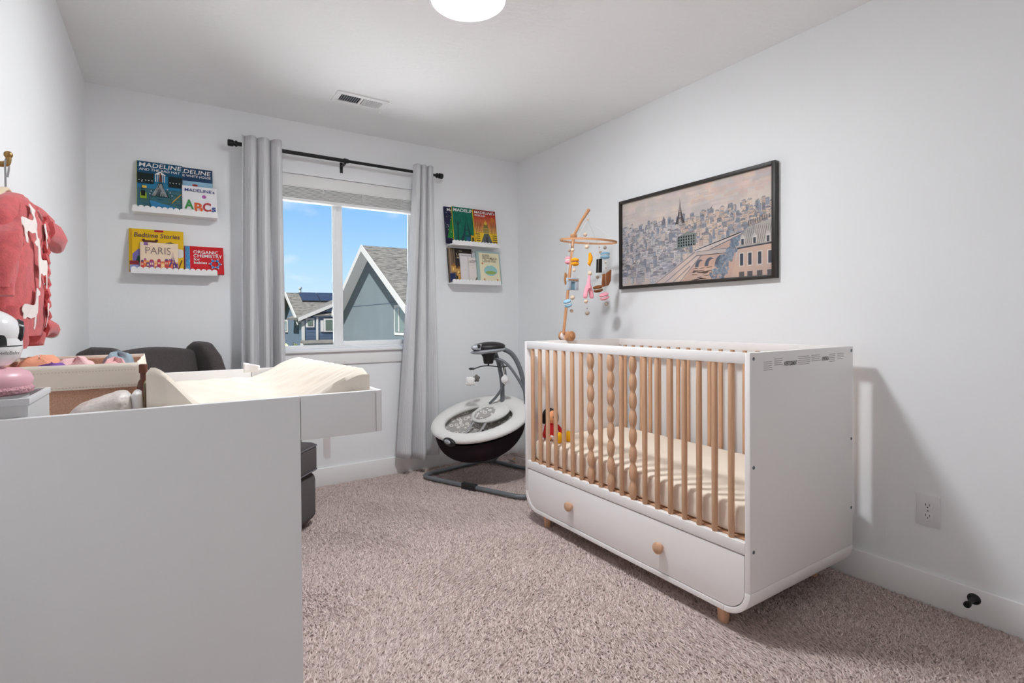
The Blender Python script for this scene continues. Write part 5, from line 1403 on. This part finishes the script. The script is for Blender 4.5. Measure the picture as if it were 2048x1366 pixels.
MB().lathe([(0.0085, 0.122), (0.0085, 0.140), (0.007, 0.142), (0, 0.142)], (-0.054, 1.445, ZT), (0, 0, 1), 16).build('cap', BROWNG, bo)
cd_ = thing('olive_pouch', 'slim olive pouch squeezed next to the changing pad', 'pouch', (-0.045, 1.36, ZT))
MB().obox(Matrix.Translation((-0.0460, 1.36, ZT + .055)), .008, .07, .108).build('body', OLIVE, cd_, bevel=.003)
MB().box(-0.0465, -0.0455, 1.324, 1.3252, ZT + .01, ZT + .10).build('zip', BROWNG, cd_)

# ------------------------------------------------------------------ hook, hanger and sleepsuit on the left wall
hk = thing('wall_hook', 'antique brass hook high on the left wall', 'hook', (XL, 1.70, 1.52))
MB().lathe([(0.018, 0), (0.018, 0.004), (0.010, 0.008)], (XL, 1.702, 1.555), (1, 0, 0), 16).build('plate', BRASS, hk)
MB().tube(spline([(XL + .004, 1.702, 1.595), (XL + .010, 1.702, 1.575), (XL + .018, 1.702, 1.55), (XL + .012, 1.702, 1.53), (XL + .030, 1.704, 1.508), (XL + .048, 1.706, 1.512), (XL + .050, 1.706, 1.530)], 5), [.011] * 6 + [.010] * 5 + [.011] * 5 + [.008] * 5 + [.007] * 5 + [.006] * 5, 10).ball((XL + .05, 1.706, 1.532), .009, 10, 8).ball((XL + .012, 1.702, 1.59), .012, 10, 8).build('arm', BRASS, hk)
gy = 1.70
hg = thing('clothes_hanger', 'wooden baby hanger with steel hook on the brass hook', 'hanger', (XL + .045, gy, 1.46))
MB().tube(spline([(XL + .040, gy + .045, 1.485), (XL + .044, gy + .040, 1.51), (XL + .046, gy + .012, 1.523), (XL + .046, gy - .004, 1.51), (XL + .045, gy, 1.48), (XL + .045, gy, 1.448)], 6), .0022, 8).build('steel_hook', STEEL, hg)
MB().tube(spline([(XL + .045, gy - .13, 1.385), (XL + .045, gy - .06, 1.425), (XL + .045, gy, 1.445), (XL + .045, gy + .06, 1.425), (XL + .045, gy + .13, 1.385)], 6), .009, 10, flat=.7).build('shoulder_bar', LTWOOD, hg)
ss = thing('sleepsuit', 'salmon pink fleece baby sleepsuit with white llamas hanging on the left wall', 'clothing', (XL + .045, gy, 1.10))
gx_ = XL + 0.062
def loft(path, name, n=20, kk=7.0, cap=True):
    """path: (centre, half width along y-dir, half thickness) list, with soft wrinkles"""
    vs = []; fs = []
    m = len(path)
    for j, (c, wy, tx_, dirv) in enumerate(path):
        d = Vector(dirv).normalized()
        for i in range(n):
            a = 2 * PI * i / n
            wr = 1 + .10 * math.sin(3 * a + j * .5) + .07 * math.sin(5 * a - j * .9 + c[1] * 20)
            vs.append(Vector(c) + d * (wy * math.cos(a)) + Vector((1, 0, 0)) * (tx_ * math.sin(a) * wr))
    for j in range(m - 1):
        for i in range(n): fs.append((j * n + i, j * n + (i + 1) % n, (j + 1) * n + (i + 1) % n, (j + 1) * n + i))
    if cap: fs.append(tuple(range(n))[::-1]); fs.append(tuple(range((m - 1) * n, m * n)))
    return MB().add([(max(p[0], XL + .004), p[1], p[2]) for p in vs], fs)
Yv = (0, 1, 0)
def dens(path, k=4):
    out = []
    for i in range(len(path) - 1):
        for t in range(k):
            f = t / k; A_, B_ = path[i], path[i + 1]
            out.append((tuple(Vector(A_[0]).lerp(Vector(B_[0]), f)), A_[1] + (B_[1] - A_[1]) * f, A_[2] + (B_[2] - A_[2]) * f, tuple(Vector(A_[3]).lerp(Vector(B_[3]), f))))
    out.append(path[-1]); return out
body = dens([((gx_, gy, 1.432), .045, .022, Yv), ((gx_, gy, 1.412), .105, .034, Yv), ((gx_, gy, 1.37), .150, .042, Yv), ((gx_, gy, 1.30), .168, .046, Yv), ((gx_, gy, 1.22), .172, .046, Yv), ((gx_, gy, 1.15), .168, .044, Yv), ((gx_, gy, 1.09), .150, .038, Yv)])
bd = loft(body, 'body', 28).build('body', PINKFAB, ss, smooth=70)
for s_ in (-1, 1):
    d1 = (0, .5, .9 * s_)
    sl_ = dens([((gx_, gy - .10, 1.385), .050, .028, (0, .7, .7)), ((gx_ + .01, gy - .155, 1.33), .042, .030, (0, .9, .4)), ((gx_ + .012, gy - .185, 1.26), .032, .026, (0, 1, .2)), ((gx_ + .012, gy - .195, 1.20), .026, .020, (0, 1, .1))]) if s_ < 0 else dens([((gx_, gy + s_ * .10, 1.395), .052, .028, (0, .45 * s_, .9)), ((gx_ + .01, gy + s_ * .17, 1.402), .040, .030, (0, .25 * s_, 1)), ((gx_ + .015, gy + s_ * .225, 1.408), .024, .024, (0, .1 * s_, 1)), ((gx_ + .016, gy + s_ * .262, 1.405), .018, .018, (0, 0, 1))])
    sv = loft(sl_, 'sleeve', 18).build('sleeve', PINKFAB, ss, smooth=70)
    MB().tube([(gx_ + .016, gy + .250, 1.406), (gx_ + .016, gy + .272, 1.404)] if s_ > 0 else [(gx_ + .012, gy - .195, 1.205), (gx_ + .012, gy - .197, 1.18)], .021, 12).build('cuff', PINKFAB, sv)
    lg = dens([((gx_, gy + s_ * .085, 1.16), .078, .040, Yv), ((gx_, gy + s_ * .095, 1.10), .070, .036, Yv), ((gx_, gy + s_ * .105, 1.062), .055, .030, Yv)])
    loft(lg, 'leg', 18).build('leg', PINKFAB, ss, smooth=70)
# second sleeve fold and scalloped placket seen in front
loft(dens([((gx_ + .03, gy + .15, 1.375), .032, .024, (0, .3, 1)), ((gx_ + .035, gy + .25, 1.372), .036, .026, (0, .1, 1)), ((gx_ + .03, gy + .33, 1.365), .034, .024, (0, -.1, 1)), ((gx_ + .026, gy + .362, 1.362), .018, .014, (0, -.1, 1))]), 'hood', 18).build('folded_sleeve', PINKFAB, ss, smooth=70)
pl_ = []
for k in range(33):
    t = k / 32; pl_.append((gx_ + .046 + .003 * math.sin(k * 2.1), gy + .065 + .006 * math.sin(k * 1.4), 1.40 - .30 * t))
MB().tube(pl_, .007, 6).build('placket', PINKFAB, bd)
def surf_x(y, z):
    best = min(body, key=lambda b: abs(b[0][2] - z)); w, t = best[1], best[2]
    k = max(0, 1 - ((y - gy) / w) ** 2); return gx_ + t * math.sqrt(k) * 1.12 + .004
def llama(y, z, s, f):
    ctrl = [(-.52, .30), (-.40, .50), (0, .47), (.22, .52), (.26, .80), (.30, 1.05), (.42, 1.02), (.60, .92), (.58, .82), (.44, .78), (.46, .40), (.40, .12), (.42, -.30), (.30, -.30), (.27, .06), (0, .02), (-.26, .06), (-.30, -.30), (-.42, -.30), (-.42, .10)]
    pts = [(p.x, p.y) for p in spline([(a, b, 0) for a, b in ctrl], 3, closed=True)]
    tri = [Vector((surf_x(y + f * a * s, z + b * s), y + f * a * s, z + b * s)) for a, b in pts]
    return MB().prism(tri, (.0012, 0, 0))
for (y, z, s, f) in ((gy + .05, 1.335, .075, 1), (gy - .03, 1.235, .085, -1), (gy + .115, 1.25, .07, -1), (gy + .06, 1.135, .075, 1), (gy - .09, 1.33, .07, 1), (gy - .10, 1.13, .07, 1)):
    llama(y, z, s, f).build('llama_print', OFFW, bd, smooth=0)
MB().ball((gx_ + .02, gy + .29, 1.10), (.022, .035, .024), 12, 8).ball((gx_ + .02, gy + .26, 1.115), (.015, .03, .012), 10, 6).build('bootie', OFFW, ss)
MB().tube(spline([(gx_ + .02, gy + .10, 1.10), (gx_ + .022, gy + .18, 1.11), (gx_ + .02, gy + .27, 1.102)], 5), .024, 10).build('foot', PINKFAB, ss)

# ------------------------------------------------------------------ armchair behind the changing table
ac = thing('armchair', 'charcoal upholstered wing armchair in the corner behind the changing table', 'armchair', (0.15, 2.98, 0), (0, 0, math.atan2(0.76, 0.65)))
# local frame: x along the width, -y is the facing direction
ac_m = Matrix.Rotation(math.atan2(0.76, 0.65), 4, 'Z')
FC = Vector((0.474, 2.715, 0))                      # front centre of the seat on the floor
AM = Matrix.Translation(FC) @ ac_m
ac.location = AM @ Vector((0, .4, 0))
def cpart(name, x, y, z, sx, sy, sz, r, rot=None, m=DARKFAB, parent=None, seg=4):
    M = AM @ Matrix.Translation((x, y, z))
    if rot: M = M @ rot
    return MB().obox(M, sx, sy, sz).build(name, m, parent or ac, bevel=r, seg=seg, smooth=50)
bs = AM
cpart('base', 0, 0.315, 0.165, 0.635, 0.64, 0.265, 0.045)
cpart('swivel_foot', 0, 0.34, 0.022, 0.44, 0.44, 0.04, 0.012, m=BLACKM)
cpart('seat_cushion', 0, 0.27, 0.376, 0.63, 0.56, 0.163, 0.032)
for zz in (0.440, 0.310):
    hw, hd = 0.313, 0.28
    lp = rloop([AM @ Vector(p) for p in ((-hw, 0.27 - hd + .002, zz), (hw, 0.27 - hd + .002, zz), (hw, 0.27 + hd, zz), (-hw, 0.27 + hd, zz))], .03, 4)
    MB().tube(lp, .0045, 6, closed=True).build('piping', PIPE, ac)
for s_ in (-1, 1):
    cpart('arm', s_ * 0.335, 0.36, 0.40, 0.09, 0.50, 0.36, 0.04)
# back with arched top
def arch(w, z0, z1, rise, n=12):
    return [(-w, z0), (w, z0)] + [(w * math.cos(t) if False else w - 2 * w * k / n, z1 + rise * math.sin(PI * k / n)) for k, t in ((i, 0) for i in range(n + 1))]
tilt = Matrix.Rotation(-0.16, 4, 'X')
Mb = AM @ Matrix.Translation((0, 0.60, 0.30)) @ tilt
pts = arch(0.30, 0.0, 0.68, 0.03)
MB().prism([Mb @ Vector((x, 0, z)) for x, z in pts], (Mb.to_3x3() @ Vector((0, 0.14, 0)))).build('backrest', DARKFAB, ac, bevel=0.035, seg=4, smooth=50)
for s_ in (-1, 1):
    Mw = AM @ Matrix.Translation((s_ * 0.315, 0.61, 0.42)) @ tilt @ Matrix.Rotation(s_ * -0.35, 4, 'Z')
    pr = [(-0.17, 0.0), (0.10, 0.0), (0.10, 0.585), (0.03, 0.605), (-0.06, 0.585), (-0.13, 0.50), (-0.17, 0.35)]
    MB().prism([Mw @ Vector((-0.04, y, z)) for y, z in pr], (Mw.to_3x3() @ Vector((0.08, 0, 0)))).build('wing', DARKFAB, ac, bevel=0.026, seg=4, smooth=50)

# ------------------------------------------------------------------ wall outlet and door stop
ot = thing('wall_outlet', 'white double electrical outlet low on the right wall', 'outlet', (XR, 0.800, 0.367))
MB().prism([(XR, y, z) for y, z in ((.762, .307), (.838, .307), (.838, .427), (.762, .427))], (-.006, 0, 0)).build('cover_plate', OUTLETW, ot, bevel=.003)
for z in (.3875, .3465):
    pts = [(.8 + .0165 * max(-1, min(1, 1.25 * math.cos(t))), z + .0135 * math.sin(t)) for t in [2 * PI * i / 24 for i in range(24)]]
    rc = MB().prism([(XR - .0055, y, zz) for y, zz in pts], (-.003, 0, 0)).build('receptacle', OUTLETW, ot, bevel=.0006, seg=1)
    for dy_ in (-.006, .006): MB().box(XR - .0090, XR - .0084, .8 + dy_ - .001, .8 + dy_ + .001, z - .001, z + .0075).build('slot', BLACKG, rc)
    MB().lathe([(.0024, 0), (.0024, .0006)], (XR - .0084, .8, z - .0065), (-1, 0, 0), 10).build('ground_hole', BLACKG, rc)
MB().lathe([(.003, 0), (.003, .001), (0, .0015)], (XR - .006, .8, .367), (-1, 0, 0), 10).build('screw', SCREW, ot)
ds = thing('door_stop', 'black metal door stop on the right baseboard', 'door stop', (XR - .014, .66, .088))
MB().lathe([(.020, 0), (.019, .004), (.011, .008), (.0078, .013), (.0075, .058), (.0075, .06)], (XR - .014, .660, .088), (-1, 0, 0), 18).build('rod', BLACKM, ds)
MB().lathe([(.0095, .058), (.0105, .062), (.0105, .074), (.009, .078), (0, .079)], (XR - .014, .660, .088), (-1, 0, 0), 18).build('rubber_tip', mat('black_rubber', srgb(18, 18, 18), .8), ds)
